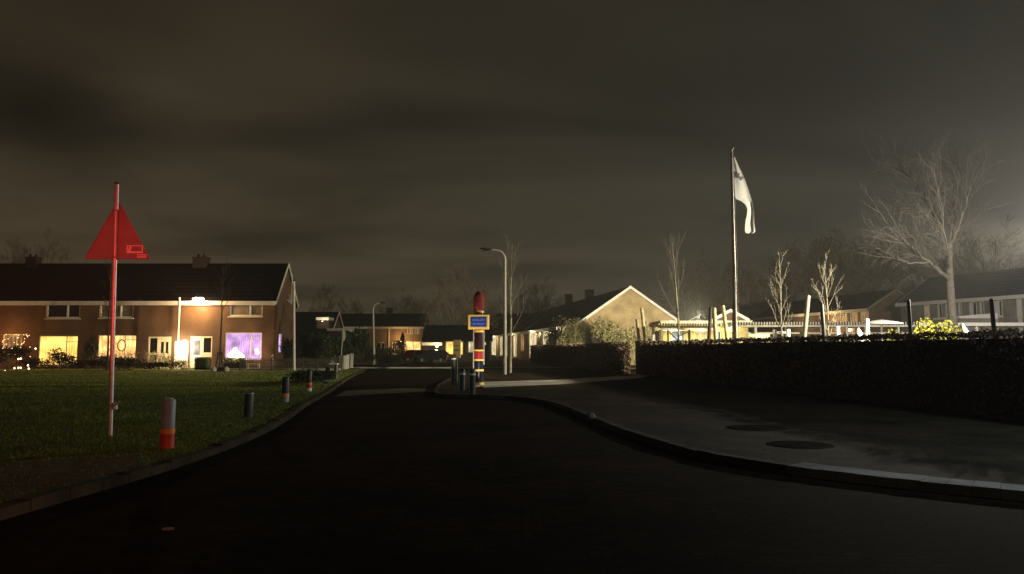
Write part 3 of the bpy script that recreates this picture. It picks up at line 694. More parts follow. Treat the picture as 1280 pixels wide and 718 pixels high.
def white_canopy():
    Y0, Y1 = 49.0, 52; x0, x1 = X(1150, Y0), X(1330, Y0); zt = Z(403.5, Y0)
    b = thing('white_canopy', ((x0 + x1) / 2, Y0, 0), 'flat white-edged canopy roof behind the hedge at the right edge', 'canopy')
    r = MB(); r.box(x0, x1, Y0, Y1, zt - .22, zt); r.build('roof', M['white'], b)
    for px in (1168, 1225, 1300):
        p = MB(); x = X(px, Y0); p.box(x - .07, x + .07, Y0 + .2, Y0 + .34, .1, zt - .223); p.build('post', M['white'], b)
    Y = 54.5; b2 = thing('garden_shed', (X(1222, Y), Y, 0), 'low shed with a thick white flat roof in front of the right terrace', 'shed')
    w = MB(); w.box(X(1201, Y), X(1244, Y), Y, Y + 3, .1, Z(398.5, Y)); w.build('wall', M['brick_grey'], b2)
    r = MB(); r.hexa([Vector(q) for q in ((X(1199, Y), Y - .2, Z(398.4, Y)), (X(1247, Y), Y - .2, Z(398.4, Y)), (X(1247, Y), Y + 3.2, Z(398.4, Y)), (X(1199, Y), Y + 3.2, Z(398.4, Y)), (X(1199, Y), Y - .2, Z(395.5, Y)), (X(1247, Y), Y - .2, Z(391.5, Y)), (X(1247, Y), Y + 3.2, Z(391.5, Y)), (X(1199, Y), Y + 3.2, Z(395.5, Y)))]); r.build('roof', M['white'], b2)
    d = MB(); d.box(X(1210, Y), X(1222, Y), Y - .05, Y - .004, .1, 2.1); d.build('door', M['slat'], b2)
white_canopy()
# round white parasol over the yard
def parasol():
    Y = 42; c = Vector((X(1103, Y), Y, 0)); zt = Z(402, Y)
    b = thing('parasol', (c.x, c.y, .1), 'open white round parasol standing in the schoolyard', 'parasol')
    m = MB(); m.lathe([(1.1, zt - .16), (1.12, zt - .1), (.6, zt + .02), (.06, zt + .1)], c, 24); m.build('canopy', M['white'], b)
    p = MB(); p.tube([(c.x, c.y, .1), (c.x, c.y, zt - .162)], .05, 8); p.build('pole', M['white'], b)
    q = MB(); q.lathe([(.35, .106), (.35, .16), (.1, .2)], c, 16); q.build('base', M['concrete'], b)
parasol()

# leaning play posts
def post(label, px0, py0, px1, py1, Y, r, mat, lean=0, name='play_post', cat='post', group='round timber posts of the playground behind the hedge'):
    base = Vector((X(px0, Y), Y, .1)); t0 = at(px0, py0, Y); t1 = at(px1, py1, Y); d = (t1 - t0); 
    base = t0 - d * ((t0.z - .1) / max(.2, d.z))
    m = MB(); tip = t1; e = (tip - base).normalized()
    m.tube([base, base.lerp(tip, .5), tip - e * .05, tip], [r * 1.08, r, r * .95, r * .7], 10)
    return tag(m.build(name, mat, org=base), label, cat, group)
post('shorter leaning pale timber post just right of the hedge gap', 799, 428, 796, 398.5, 46, .1, M['timber'])
post('tall pale timber post standing before the bungalow gable', 807, 430, 802, 385.5, 46, .11, M['timber'])
post('dark timber post standing left of the pale pair by the annex', 886, 428, 888.5, 384, 41, .1, M['timberdark'])
post('upright pale timber post left of the brown gable', 895, 428, 892.5, 385, 41, .12, M['timber'])
post('leaning pale timber post in front of the brown gable', 909.5, 428, 903.5, 382, 41, .11, M['timber'])
post('thin dark post pressed against the white flagpole', 917, 426, 917, 381, 36, .07, M['timberdark'])
post('grey leaning timber post between the two pale birches', 1005.5, 420, 1010.5, 369.5, 40, .12, M['slat'])
post('black post directly left of the right-hand birch', 1030, 420, 1027, 380, 36, .1, M['darkmetal'], name='fence_post', group='dark posts along the hedge')
post('black post left of the lime yellow shrub', 1138, 416, 1135.5, 375, 31, .08, M['darkmetal'], name='fence_post', group='dark posts along the hedge')
post('black post near the right edge before the terrace', 1242.5, 414, 1239, 373.5, 28, .08, M['darkmetal'], name='fence_post', group='dark posts along the hedge')
WP = [(817, 408.5, 45.4, 'short white post right of the two timber posts'), (826, 408, 45.6, 'white post at the left end of the pergola'), (812, 423, 45.2, 'very short white stub behind the hedge gap'),
      (969, 412, 41, 'white post left of the left-hand birch'), (986, 411.5, 41, 'white post right of the left-hand birch'), (1029, 409, 41, 'white post beside the black post'),
      (1048, 408, 41, 'white post right of the right-hand birch'), (1085, 398.5, 38, 'tall white post left of the white parasol')]
for px, py, Y, lab in WP:
    m = MB(); x = X(px, Y); m.bevbox(x - .09, x + .09, Y - .09, Y + .09, .1, Z(py, Y), .02)
    tag(m.build('yard_post', M['white'], org=(x, Y, .1)), lab, 'post', 'short white posts in the schoolyard')
# rail between two stubs and a pair of round white boulders
m = MB(); m.box(X(970.5, 41.4), X(984, 41.4), 41.35, 41.45, Z(416.5, 41), Z(414.5, 41)); m.box(X(970.5, 41.4), X(971.5, 41.4), 41.36, 41.44, .1, Z(416.6, 41)); m.box(X(983, 41.4), X(984, 41.4), 41.36, 41.44, .1, Z(416.6, 41))
tag(m.build('play_rail', M['white'], org=(X(977, 41.4), 41.4, .1)), 'white turning rail between the posts at the foot of the left birch', 'rail')
def rock(label, px, py, Y, r, rng, mat=None):
    c = at(px, py, Y); prof = []
    m = MB(); n = 12; rings = []
    z0 = .1
    for k in range(8):
        t = k / 7; zz = z0 + (c.z + r - z0) * t; rr = r * math.sqrt(max(.02, 1 - (2 * t - 1) ** 2)) if c.z - r < .3 else r * (1.0 if t < .75 else math.sqrt(max(.03, 1 - ((t - .75) / .25) ** 2)))
        rings.append([(c.x + rr * math.cos(2 * math.pi * j / n) * rng.uniform(.93, 1.05), c.y + rr * math.sin(2 * math.pi * j / n) * rng.uniform(.93, 1.05), zz) for j in range(n)])
    m.loft(rings, True, True)
    tag(m.build('round_pillar', mat or M['white'], org=(c.x, c.y, .1)), label, 'play pillar', 'round-topped white play pillars')
rg_ = random.Random(8)
rock('round-topped white play pillar left of the tall white post', 1073, 416.5, 38, .26, rg_)
rock('round-topped white play pillar right of the lime yellow shrub', 1203, 412.5, 34, .28, rg_)
# striped play panel left of the shelter (pale lit board)
m = MB(); Y = 43; m.box(X(934, Y), X(963, Y), Y, Y + .1, 1.2, Z(417.5, Y)); m.box(X(936, Y), X(937.5, Y), Y + .02, Y + .08, .1, 1.197); m.box(X(960, Y), X(961.5, Y), Y + .02, Y + .08, .1, 1.197)
tag(m.build('notice_board', M['creamwall'], org=(X(948, Y), Y, .1)), 'pale low board under the slatted shelter right of the flagpole', 'board')

# ------------------------------------------------------------------ vegetation tools
def wander(p, d, length, n, rng, wob, up=0.0):
    pts = [p.copy()]; d = d.normalized()
    for i in range(n):
        d = (d + Vector((rng.uniform(-1, 1), rng.uniform(-1, 1), rng.uniform(-1, 1))) * wob + Vector((0, 0, up))).normalized()
        pts.append(pts[-1] + d * (length / n))
    return pts
def grow(mb, p, d, length, r, lev, rng, kids, spread=.7, up=.06, wob=.13, rmin=.006, ratio=.55):
    n = 4 if lev > 1 else 3
    pts = wander(p, d, length, n, rng, wob, up)
    mb.tube(pts, [max(rmin, r * (1 - .75 * i / n)) for i in range(n + 1)], 5 if r > .04 else 3, cap=False)
    if lev <= 0: return
    k = kids[lev - 1] if lev - 1 < len(kids) else 3
    for i in range(k):
        t = .25 + .75 * (i + rng.random()) / k; f = min(n - 1e-3, t * n); j = int(f); q = pts[j].lerp(pts[j + 1], f - j)
        dd = (pts[j + 1] - pts[j]).normalized(); ax = Vector((rng.uniform(-1, 1), rng.uniform(-1, 1), rng.uniform(-1, 1))); side = (ax - dd * ax.dot(dd)).normalized()
        nd = (dd * (1 - spread * .5) + side * spread * rng.uniform(.6, 1.2)).normalized()
        grow(mb, q, nd, length * ratio * rng.uniform(.7, 1.15) * (1.15 - .4 * t), r * .55, lev - 1, rng, kids, spread, up, wob, rmin, ratio)
def bare_tree(name, label, cat, base, H, rng, trunkm, twigm, crown_from=.25, nmain=9, main_len=.35, spread=.5, up=.12, r=.12, lev=2, kids=(3, 4), group=None, rmin=.006, lean=(0, 0), upd=.9):
    base = Vector(base); root = thing(name, base, label, cat, group)
    pts = [base + Vector((lean[0] * t * t + rng.uniform(-.03, .03) * H * .15 * (t > 0), lean[1] * t * t + rng.uniform(-.03, .03) * H * .1 * (t > 0), H * t)) for t in (0, .12, .25, .4, .55, .7, .85, 1)]
    tm = MB(); tm.tube(pts, [r * 1.25, r, r * .9, r * .75, r * .6, r * .42, r * .25, r * .08 + .004], 8); tm.build('trunk', trunkm, root)
    cm = MB()
    for i in range(nmain):
        t = crown_from + (.95 - crown_from) * (i + rng.random() * .8) / nmain; f = min(6.999, t * 7)
        ts = (0, .12, .25, .4, .55, .7, .85, 1)
        j = max(k for k in range(7) if ts[k] <= t); q = pts[j].lerp(pts[j + 1], (t - ts[j]) / (ts[j + 1] - ts[j]))
        a = i * 2.4 + rng.random(); dd = Vector((math.cos(a), math.sin(a), upd * rng.uniform(.8, 1.5)))
        grow(cm, q, dd, H * main_len * (1.15 - .75 * t) * rng.uniform(.7, 1.2), r * (.5 - .3 * t), lev, rng, kids, spread, up, .085, rmin)
    cm.build('crown', twigm, root)
    return root
def leaf_blob(mb, c, rad, n, size, rng, lumps=7, flat_bottom=None):
    c = Vector(c); L = []
    for i in range(lumps):
        a = rng.random() * 6.28; e = rng.uniform(-.5, 1) ; k = rng.uniform(.3, .75)
        L.append((c + Vector((rad[0] * math.cos(a) * k, rad[1] * math.sin(a) * k, rad[2] * e * .7)), rng.uniform(.35, .6)))
    for i in range(n):
        lc, lr = rng.choice(L)
        v = Vector((rng.gauss(0, 1), rng.gauss(0, 1), rng.gauss(0, 1))).normalized() * rng.random() ** .4
        p = lc + Vector((v.x * rad[0], v.y * rad[1], v.z * rad[2])) * lr
        if flat_bottom is not None and p.z < flat_bottom: p.z = flat_bottom + rng.random() * .3
        leaf(mb, p, size * rng.uniform(.6, 1.3), rng)
def leaf(mb, p, s, rng):
    a = Vector((rng.uniform(-1, 1), rng.uniform(-1, 1), rng.uniform(-1, 1))).normalized(); b = a.cross(Vector((rng.uniform(-1, 1), rng.uniform(-1, 1), rng.uniform(-1, 1)))).normalized()
    mb.add([p - a * s, p - b * s * .55, p + a * s, p + b * s * .55], [(0, 1, 2, 3)])
def shrub(name, label, cat, base, rad, n, size, rng, mat, stems=6, group=None, lumps=7, stemm=None):
    base = Vector(base); root = thing(name, base, label, cat, group)
    mb = MB(); leaf_blob(mb, base + Vector((0, 0, rad[2] * .95)), rad, n, size, rng, lumps, base.z + .03); mb.build('foliage', mat, root)
    st = MB()
    for i in range(stems):
        a = rng.random() * 6.28; grow(st, base, Vector((math.cos(a) * .5, math.sin(a) * .5, 1)), rad[2] * 1.3, .03, 1, rng, (4,), .6, .02)
    st.build('stems', stemm or M['bark'], root)
    return root

# ------------------------------------------------------------------ hedges
def hedge(label, P, wid, h, rng, dens, seg=1.0):
    P = [Vector((p[0], p[1], 0)) for p in P]; root = thing('hedge', (P[0].x, P[0].y, .09), label, 'hedge')
    line = []
    for i in range(len(P) - 1):
        n = max(1, int((P[i + 1] - P[i]).length / seg)); line += [P[i].lerp(P[i + 1], k / n) for k in range(n)]
    line.append(P[-1])
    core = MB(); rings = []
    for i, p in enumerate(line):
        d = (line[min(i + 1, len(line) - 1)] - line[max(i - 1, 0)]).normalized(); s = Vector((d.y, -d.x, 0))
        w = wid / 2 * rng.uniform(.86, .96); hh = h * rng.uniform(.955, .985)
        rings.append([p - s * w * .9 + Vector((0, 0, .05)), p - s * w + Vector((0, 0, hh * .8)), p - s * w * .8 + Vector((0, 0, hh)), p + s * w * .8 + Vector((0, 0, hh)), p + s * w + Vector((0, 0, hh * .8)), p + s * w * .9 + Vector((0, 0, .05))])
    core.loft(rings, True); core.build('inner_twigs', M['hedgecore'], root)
    lv = MB(); tw = MB()
    for i in range(len(line) - 1):
        a, b = line[i], line[i + 1]; d = (b - a); Ls = d.length; dn = d.normalized(); s = Vector((dn.y, -dn.x, 0))
        near = dens / max(1, (a.y / 14.0))
        size = .028 + a.y * .0011
        for k in range(int(Ls * (2 * h + wid) * near)):
            q = a.lerp(b, rng.random()); t = rng.random() * (2 * h + wid); bul = .035 * math.sin(q.y * 2.1) + .03 * math.sin(q.y * 5.3 + 1)
            if t < h: off, z_ = -wid / 2 - bul, t
            elif t < h + wid: off, z_ = -wid / 2 + (t - h), h + .03 * math.sin(q.y * 3.1) + .02 * math.sin(q.y * 7.7)
            else: off, z_ = wid / 2 + bul, t - h - wid
            if z_ < .45 and rng.random() < .5: continue
            j = Vector((rng.gauss(0, .03), rng.gauss(0, .03), rng.gauss(0, .028)))
            leaf(lv, q + s * off + Vector((0, 0, z_ + .06)) + j, size * rng.uniform(.6, 1.25), rng)
        for k in range(int(Ls * 5)):
            q = a.lerp(b, rng.random()) + s * rng.uniform(-wid / 2, wid / 2) * .9 + Vector((0, 0, h * .97))
            tw.tube([q, q + Vector((rng.uniform(-.06, .06), rng.uniform(-.06, .06), rng.uniform(.06, .2)))], [.006, .003], 3, cap=False)
    for e, k in ((line[0], line[0] - line[1]), (line[-1], line[-1] - line[-2])):
        dn = k.normalized(); s = Vector((dn.y, -dn.x, 0)); size = .028 + e.y * .0011
        for i in range(int(900 if e.y < 60 else 300)):
            leaf(lv, e + dn * (.03 + rng.gauss(0, .03)) + s * rng.uniform(-wid / 2, wid / 2) + Vector((0, 0, .1 + rng.random() * (h - .06))), size * rng.uniform(.7, 1.3), rng)
    lv.build('foliage', M['hedge'], root); tw.build('shoots', M['barkdark'], root)
    return root
rng = random.Random(11)
hedge('long clipped brown beech hedge running along the right-hand pavement', [(7.85, 43.4), (8.9, 34), (10.1, 25), (11.0, 16), (11.9, 8.5)], .9, 1.88, rng, 330)
hedge('shorter clipped beech hedge left of the gap before the bungalow', [(6.7, 44.6), (4.9, 66), (2.7, 91)], .8, 1.86, rng, 330)
# gate pier with ivy in the gap
gp = MB(); x = X(796.5, 43.4); gp.bevbox(x - .1, x + .1, 43.3, 43.5, .1, 2.0, .015); gp.box(x - .13, x + .13, 43.27, 43.53, 2.003, 2.06)
tag(gp.build('gate_post', M['slat'], org=(x, 43.4, .1)), 'pale wooden gate post standing in the hedge gap', 'post')

# ------------------------------------------------------------------ trees
rng = random.Random(21)
# big bare tree, right: main limbs as in the photograph
def big_tree():
    Y = 46.0; P = lambda px, py, dy=0.0: at(px, py, Y + dy)
    base = Vector((X(1192, Y), Y, .1)); root = thing('bare_tree', base, 'big bare spreading tree leaning its crown to the left behind the lime shrub', 'tree')
    t = MB(); tr = [base, P(1191, 400), P(1189, 375), P(1187.5, 350), P(1187, 330), P(1187, 312), P(1188, 296)]
    t.tube(tr, [.34, .26, .23, .21, .18, .16, .14], 10); t.build('trunk', M['bark'], root)
    limbs = [([P(1188, 298), P(1192, 270, .5), P(1196, 240, .7), P(1198, 212, .9)], .13), ([P(1187, 306), P(1198, 285, -.6), P(1208, 258, -1), P(1216, 228, -1.2)], .1),
             ([P(1187, 318), P(1176, 290, .7), P(1164, 262, 1), P(1150, 235, 1.2), P(1142, 222, 1.5)], .14), ([P(1188, 350), P(1176, 341, -.6), P(1160, 328, -1.2), P(1140, 308, -1.8), P(1124, 298, -2.2)], .14),
             ([P(1187, 345), P(1180, 328, .8), P(1168, 314, 1.4), P(1150, 302, 2.2)], .11), ([P(1165, 264, 1), P(1155, 262, .4), P(1143, 268, 0)], .06), ([P(1187, 325), P(1196, 306, 1.4), P(1203, 280, 2.4)], .08),
             ([P(1178, 296, .6), P(1176, 265, -.6), P(1172, 235, -1.2)], .08), ([P(1160, 328, -1.2), P(1135, 330, -2), P(1112, 318, -2.6)], .07), ([P(1187, 335), P(1187, 315, -1.8), P(1180, 290, -2.8), P(1178, 262, -3.2)], .09)]
    cm = MB(); r2 = random.Random(4)
    for pts, r in limbs:
        pts2 = []
        for i in range(len(pts) - 1):
            for k in range(3): pts2.append(pts[i].lerp(pts[i + 1], k / 3) + Vector((r2.uniform(-1, 1), r2.uniform(-1, 1), r2.uniform(-1, 1))) * .06 * (i + k > 0))
        pts2.append(pts[-1]); n = len(pts2)
        cm.tube(pts2, [max(.015, r * (1 - .85 * i / (n - 1))) for i in range(n)], 6, cap=False)
        for i in range(2, n):
            for q in range(2):
                d = (pts2[i] - pts2[i - 1]).normalized(); sd = Vector((r2.uniform(-1.1, .55), r2.uniform(-1, 1), r2.uniform(-.3, 1)))
                grow(cm, pts2[i], d * .7 + sd * .8, r2.uniform(1.2, 3.3), r * .26, 2, r2, (4, 4), .6, .03, .1, .0042)
    cm.build('crown', M['bark'], root)
big_tree()
# pale young birches
bare_tree('young_birch', 'slim pale bare birch in front of the shelter, right of the flagpole', 'tree', (X(978, 40.5), 40.5, .1), Z(325, 40.5) - .1, random.Random(31), M['barkpale'], M['barkpale'], .3, 14, .27, .45, .16, .06, 2, (4, 2), 'young bare trees behind the hedge', .005, upd=1.7)
bare_tree('young_birch', 'slim pale bare birch right of the black post, before the orange lit terrace', 'tree', (X(1037, 40), 40, .1), Z(326, 40) - .1, random.Random(32), M['barkpale'], M['barkpale'], .32, 13, .29, .5, .12, .062, 2, (4, 2), 'young bare trees behind the hedge', .005, lean=(-.15, 0), upd=1.3)
bare_tree('young_tree', 'tall thin upright bare tree tied to stakes before the blue annex window', 'tree', (X(849, 43.5), 43.5, .1), Z(303, 43.5) - .1, random.Random(33), M['barkmid'], M['bark'], .36, 13, .34, .4, .2, .075, 2, (3, 3), 'young bare trees behind the hedge', .0045, lean=(-.3, 0), upd=1.9)
st = MB(); Y = 43.5
for a, b_ in (((835, 414), (847, 425)), ((862, 414), (850, 420))): st.tube([at(*a, Y - .1), at(*b_, Y - .1)], .035, 6)
for px in (835, 862): st.tube([(X(px, Y), Y - .1, .1), at(px, 412.5, Y - .1)], .05, 8)
tag(st.build('tree_stake', M['timberdark'], org=(X(849, Y), Y, .1)), 'dark stakes with slanting ties holding the thin tree by the annex', 'tree stake')
bare_tree('young_tree', 'thin bare street tree growing just behind the tall lamp post', 'tree', (X(637.5, 46.5), 46.5, .1), Z(306, 46.5) - .1, random.Random(34), M['barkmid'], M['bark'], .3, 15, .34, .45, .16, .09, 2, (3, 4), None, .0045, lean=(.12, 0), upd=1.5)
bare_tree('young_tree', 'young bare tree propped by a timber frame before the left terrace', 'tree', (X(275.5, 50), 50, .09), Z(333, 50) - .1, random.Random(35), M['bark'], M['barkdark'], .55, 12, .3, .45, .12, .08, 2, (3, 3), None, .007, upd=1.0)
sk = MB(); Y = 49.7
sk.tube([(X(269.5, Y), Y, .09), at(273, 441.5, Y)], .06, 8); sk.tube([(X(279.5, Y), Y, .09), at(277, 441.5, Y)], .06, 8); sk.tube([at(271.5, 441.5, Y), at(279, 441.8, Y)], .05, 8); sk.box(X(267, Y), X(281.5, Y), Y - .2, Y + .35, .09, .35)
tag(sk.build('tree_prop', M['timberdark'], org=(X(275, Y), Y, .09)), 'A-shaped dark timber prop around the young tree on the lawn', 'tree stake')
sk = MB()
for px in (267.5, 283): 
    q = at(px, 462, 49.4); sk.lathe([(.16, -.12), (.19, 0), (.1, .16), (.02, .2)], (q.x, q.y, .22), 10)
    tag(sk.build('lit_stone', M['stone'], org=(q.x, q.y, .09)), 'pale round stone at the %s side of the tree prop' % ('left' if px < 275 else 'right'), 'stone', 'pale stones at the tree prop'); sk = MB()
bare_tree('young_tree', 'thin dark bare tree behind the red-lit road sign pole', 'tree', (X(134.5, 51), 51, .09), Z(325, 51) - .1, random.Random(36), M['barkdark'], M['barkdark'], .45, 12, .26, .4, .15, .07, 2, (3, 3), None, .006, upd=1.6)

# background trees
def proto_tree(seed, H, wide):
    return bare_tree('distant_tree', 'x', 'tree', (0, 0, 0), H, random.Random(seed), M['twigdark'], M['twigdark'], .14, 22, .52 * wide, .6, .09, .15, 3, (5, 5, 6), 'bare trees far beyond the houses', .011, upd=.8)
protos = [proto_tree(51, 10, 1.0), proto_tree(52, 10, .8), proto_tree(53, 10, 1.15)]
BG = [(566, 347, 108, 1.0, 0, 'broad bare tree above the low house, left of the school post'), (600, 362, 120, .9, 1, 'bare tree just behind the red head of the school post'), (674, 369, 165, 1.0, 2, 'round bare tree beyond the roof, right of the tall lamp post'),
      (404, 363, 128, .8, 1, 'thin bare tree behind the house with the lit dormer'), (438, 383, 140, 1.0, 0, 'low bare tree behind the far terrace, left of the small lamp'), (505, 382, 140, 1.2, 2, 'low bare tree peeking over the right end of the far terrace'),
      (32, 327, 72, 1.0, 2, 'bare tree top peeking over the left terrace roof'), (872, 352, 112, 1.3, 0, 'bare tree behind the bungalow gable, left of the flagpole'), (905, 345, 118, 1.3, 2, 'dark bare tree directly behind the foot of the flagpole'),
      (938, 344, 110, 1.2, 1, 'dark bare tree between flagpole and left birch'), (968, 350, 120, 1.3, 0, 'dark bare tree behind the left birch'), (1015, 326, 112, 1.3, 2, 'tall dark bare tree between the two birches'),
      (1050, 315, 112, 1.35, 0, 'tallest dark bare tree beyond the orange lit terrace'), (1085, 322, 116, 1.3, 2, 'dark bare tree above the far right gable'), (1118, 338, 112, 1.2, 1, 'bare tree left of the big bare tree crown'), (1235, 318, 92, 1.2, 2, 'bare tree above the right terrace roof near the edge'), (1168, 340, 105, 1.3, 0, 'bare tree behind the trunk of the big tree')]
used = set()
for i, (px, py, Y, wd, k, lab) in enumerate(BG):
    o = protos[k] if k not in used else copy_tree(protos[k])
    used.add(k); s = (Z(py, Y)) / 10.2
    o.location = (X(px, Y), Y, 0); o.scale = (s * wd, s * wd, s); o.rotation_euler.z = i * 1.3; o['label'] = lab
# far-off dark wood filling the horizon at right reads as one mass
rw = random.Random(77); wd = MB()
for i in range(2600):
    x = rw.uniform(22, 105); y = 150 + rw.uniform(-8, 8); hmax = 8.5 + 3 * math.sin(x * .11) + 2 * math.sin(x * .31 + 1) 
    zb = rw.uniform(0, hmax * .6); wd.tube([(x, y, zb), (x + rw.uniform(-1.2, 1.2), y, zb + rw.uniform(1.5, 3.6))], [.07, .02], 3, cap=False)
tag(wd.build('woodland', M['twigdark']), 'far-off dark bare wood behind the right-hand houses', 'wood', kind='stuff')

# ------------------------------------------------------------------ shrubs
rng = random.Random(61)
shrub('arching_shrub', 'arching olive shrub leaning over the hedge left of the gable', 'shrub', (X(703, 74), 74, .1), (1.7, .8, 2.2), 2600, .1, rng, M['olive'], 14)
shrub('garden_shrub', 'bushy olive shrub standing right before the floodlit gable', 'shrub', (X(762, 66), 66, .1), (2.0, 1.3, 2.2), 3400, .1, rng, M['olive'], 9)
shrub('garden_shrub', 'small thin olive shrub low beside the timber posts', 'shrub', (X(780, 64), 64, .1), (1.2, .9, 1.6), 1000, .09, rng, M['olive'], 5)
shrub('garden_shrub', 'sparse olive shrub behind the tall timber post by the gable', 'shrub', (X(815, 67), 67, .1), (1.1, .8, 2.2), 420, .1, rng, M['olive'], 6)
wm = MB(); rq = random.Random(5); cbase = Vector((X(731, 69), 69, .1)); WS = 1.33
for i in range(160):
    a = rq.uniform(2.2, 4.6) if rq.random() < .6 else rq.random() * 6.28; rr = rq.uniform(.4, 2.0) * WS; hh = rq.uniform(2.2, 3.3) * WS
    p0 = cbase + Vector((rq.uniform(-.2, .2), rq.uniform(-.2, .2), 0)); pts = [p0, p0 + Vector((math.cos(a) * rr * .3, math.sin(a) * rr * .2, hh * .8)), p0 + Vector((math.cos(a) * rr * .7, math.sin(a) * rr * .4, hh)), p0 + Vector((math.cos(a) * rr, math.sin(a) * rr * .5, hh * .72)), p0 + Vector((math.cos(a) * rr * 1.1, math.sin(a) * rr * .5, hh * .35))]
    wm.tube(pts, [.022, .018, .015, .012, .008], 3, cap=False)
    for t in range(9):
        j = rq.randrange(1, 4); leaf(wm, pts[j].lerp(pts[j + 1], rq.random()) + Vector((rq.gauss(0, .05), rq.gauss(0, .05), rq.gauss(0, .05))), .07, rq)
tag(wm.build('weeping_shrub', M['olive'], org=cbase), 'weeping shrub with drooping pale stems at the left corner of the gable', 'shrub')
shrub('lime_shrub', 'brightly lit lime yellow shrub below the big bare tree', 'shrub', (X(1168, 32), 32.0, .1), (1.1, .6, 1.5), 1700, .085, rng, M['lime'], 7, lumps=9)
# small low lit plants near it
for i, (px, Y, lab) in enumerate(((1114, 34, 'low pale green plant right of the white parasol'), (1128, 34, 'low pale green plant beside the left black post of the lime shrub'))):
    shrub('low_plant', lab, 'plant', (X(px, Y), Y, .1), (.3, .3, 1.3), 260, .06, rng, M['lime'], 4, 'low lit plants along the hedge', 4)

# garden in front of the left terrace
shrub('garden_shrub', 'dark round shrub below the bright yellow window', 'shrub', (X(78, 52.5), 52.5, .09), (1.3, .8, .75), 1500, .07, rng, M['evergdark'], 5)
shrub('columnar_shrub', 'dark upright shrub between the yellow and the warm lit window', 'shrub', (X(112, 54.6), 54.6, .09), (.55, .5, 1.35), 1300, .06, rng, M['evergdark'], 4)
shrub('garden_shrub', 'dark shrub at the left edge below the fairy lights', 'shrub', (X(10, 52), 52, .09), (2.3, .9, .9), 2000, .08, rng, M['evergdark'], 6)
shrub('garden_shrub', 'dark low shrub left of the cream door', 'shrub', (X(150, 52.5), 52.5, .09), (2.0, .7, .55), 1600, .07, rng, M['evergdark'], 5)
shrub('garden_shrub', 'dark low shrub before the cream door', 'shrub', (X(200, 52.3), 52.3, .09), (1.7, .6, .42), 1300, .06, rng, M['evergdark'], 4)
shrub('garden_shrub', 'dark low shrub between the yellow window and the upright shrub', 'shrub', (X(108, 52.0), 52.0, .09), (1.6, .6, .42), 1000, .06, rng, M['evergdark'], 4)
shrub('garden_shrub', 'low dark shrub under the corner of the yellow window', 'shrub', (X(45, 52.2), 52.2, .09), (1.2, .6, .45), 900, .06, rng, M['evergdark'], 4)
def reeds(label, px0, px1, Y, h, n, rq):
    c = Vector((X((px0 + px1) / 2, Y), Y, .09)); m = MB()
    for i in range(n):
        x = X(rq.uniform(px0, px1), Y); y = Y + rq.uniform(-.35, .35); hh = h * rq.uniform(.55, 1.1); l = rq.uniform(-.3, .3)
        pts = [(x, y, .09), (x + l * .3, y, hh * .6), (x + l, y + rq.uniform(-.1, .1), hh)]; m.tube(pts, [.014, .012, .01], 3, cap=False)
        for k in range(3): leaf(m, Vector(pts[2]) + Vector((rq.gauss(0, .06), rq.gauss(0, .06), rq.gauss(-.05, .1))), .055, rq)
    tag(m.build('dry_perennials', M['reed'], org=c), label, 'plants', 'dry perennials in the front gardens')
reeds('dry pale perennials below the warm lit window', 122, 172, 53.0, 1.35, 110, rng)
reeds('dry pale perennials before the cream door', 184, 216, 53.4, 1.3, 90, rng)
reeds('dry pale perennials beside the white porch screen', 214, 236, 53.6, .75, 50, rng)
# clipped box shrub before the right door
m = MB(); core = MB(); cx, cy = X(254.5, 53.8), 53.8
root = thing('clipped_shrub', (cx, cy, .09), 'clipped square green shrub in front of the right-hand door', 'shrub')
core.bevbox(cx - .44, cx + .44, cy - .4, cy + .4, .12, .93, .08); core.build('inner_twigs', M['everg'], root)
for i in range(1500):
    v = Vector((rng.uniform(-1, 1), rng.uniform(-1, 1), rng.uniform(-1, 1))); k = max(abs(v.x), abs(v.y), abs(v.z)); v /= k
    leaf(m, Vector((cx + v.x * .46, cy + v.y * .42, .53 + v.z * .43)), .045, rng)
m.build('foliage', M['everg'], root)
# planter hedge and white bench under the violet window
m = MB(); root = thing('planter', (X(293, 54.6), 54.6, .09), 'dark planter of clipped plants under the violet window', 'planter')
m.bevbox(X(281, 54.6), X(306, 54.6), 54.4, 54.9, .09, .55, .03); m.build('box', M['brick_dark'], root)
lf = MB()
for i in range(1200): leaf(lf, Vector((rng.uniform(X(281, 54.6), X(306, 54.6)), rng.uniform(54.35, 54.95), rng.uniform(.5, .92))), .055, rng)
lf.build('foliage', M['everg'], root)
root = thing('garden_bench', (X(317, 54.3), 54.3, .09), 'small white garden bench under the right part of the violet window', 'bench')
m = MB(); m.box(X(310, 54.3), X(325, 54.3), 54.1, 54.5, .46, .52); m.build('seat', M['white'], root)
for px in (311, 324):
    m = MB(); x = X(px, 54.3); m.box(x - .03, x + .03, 54.12, 54.48, .09, .457); m.build('leg', M['white'], root)
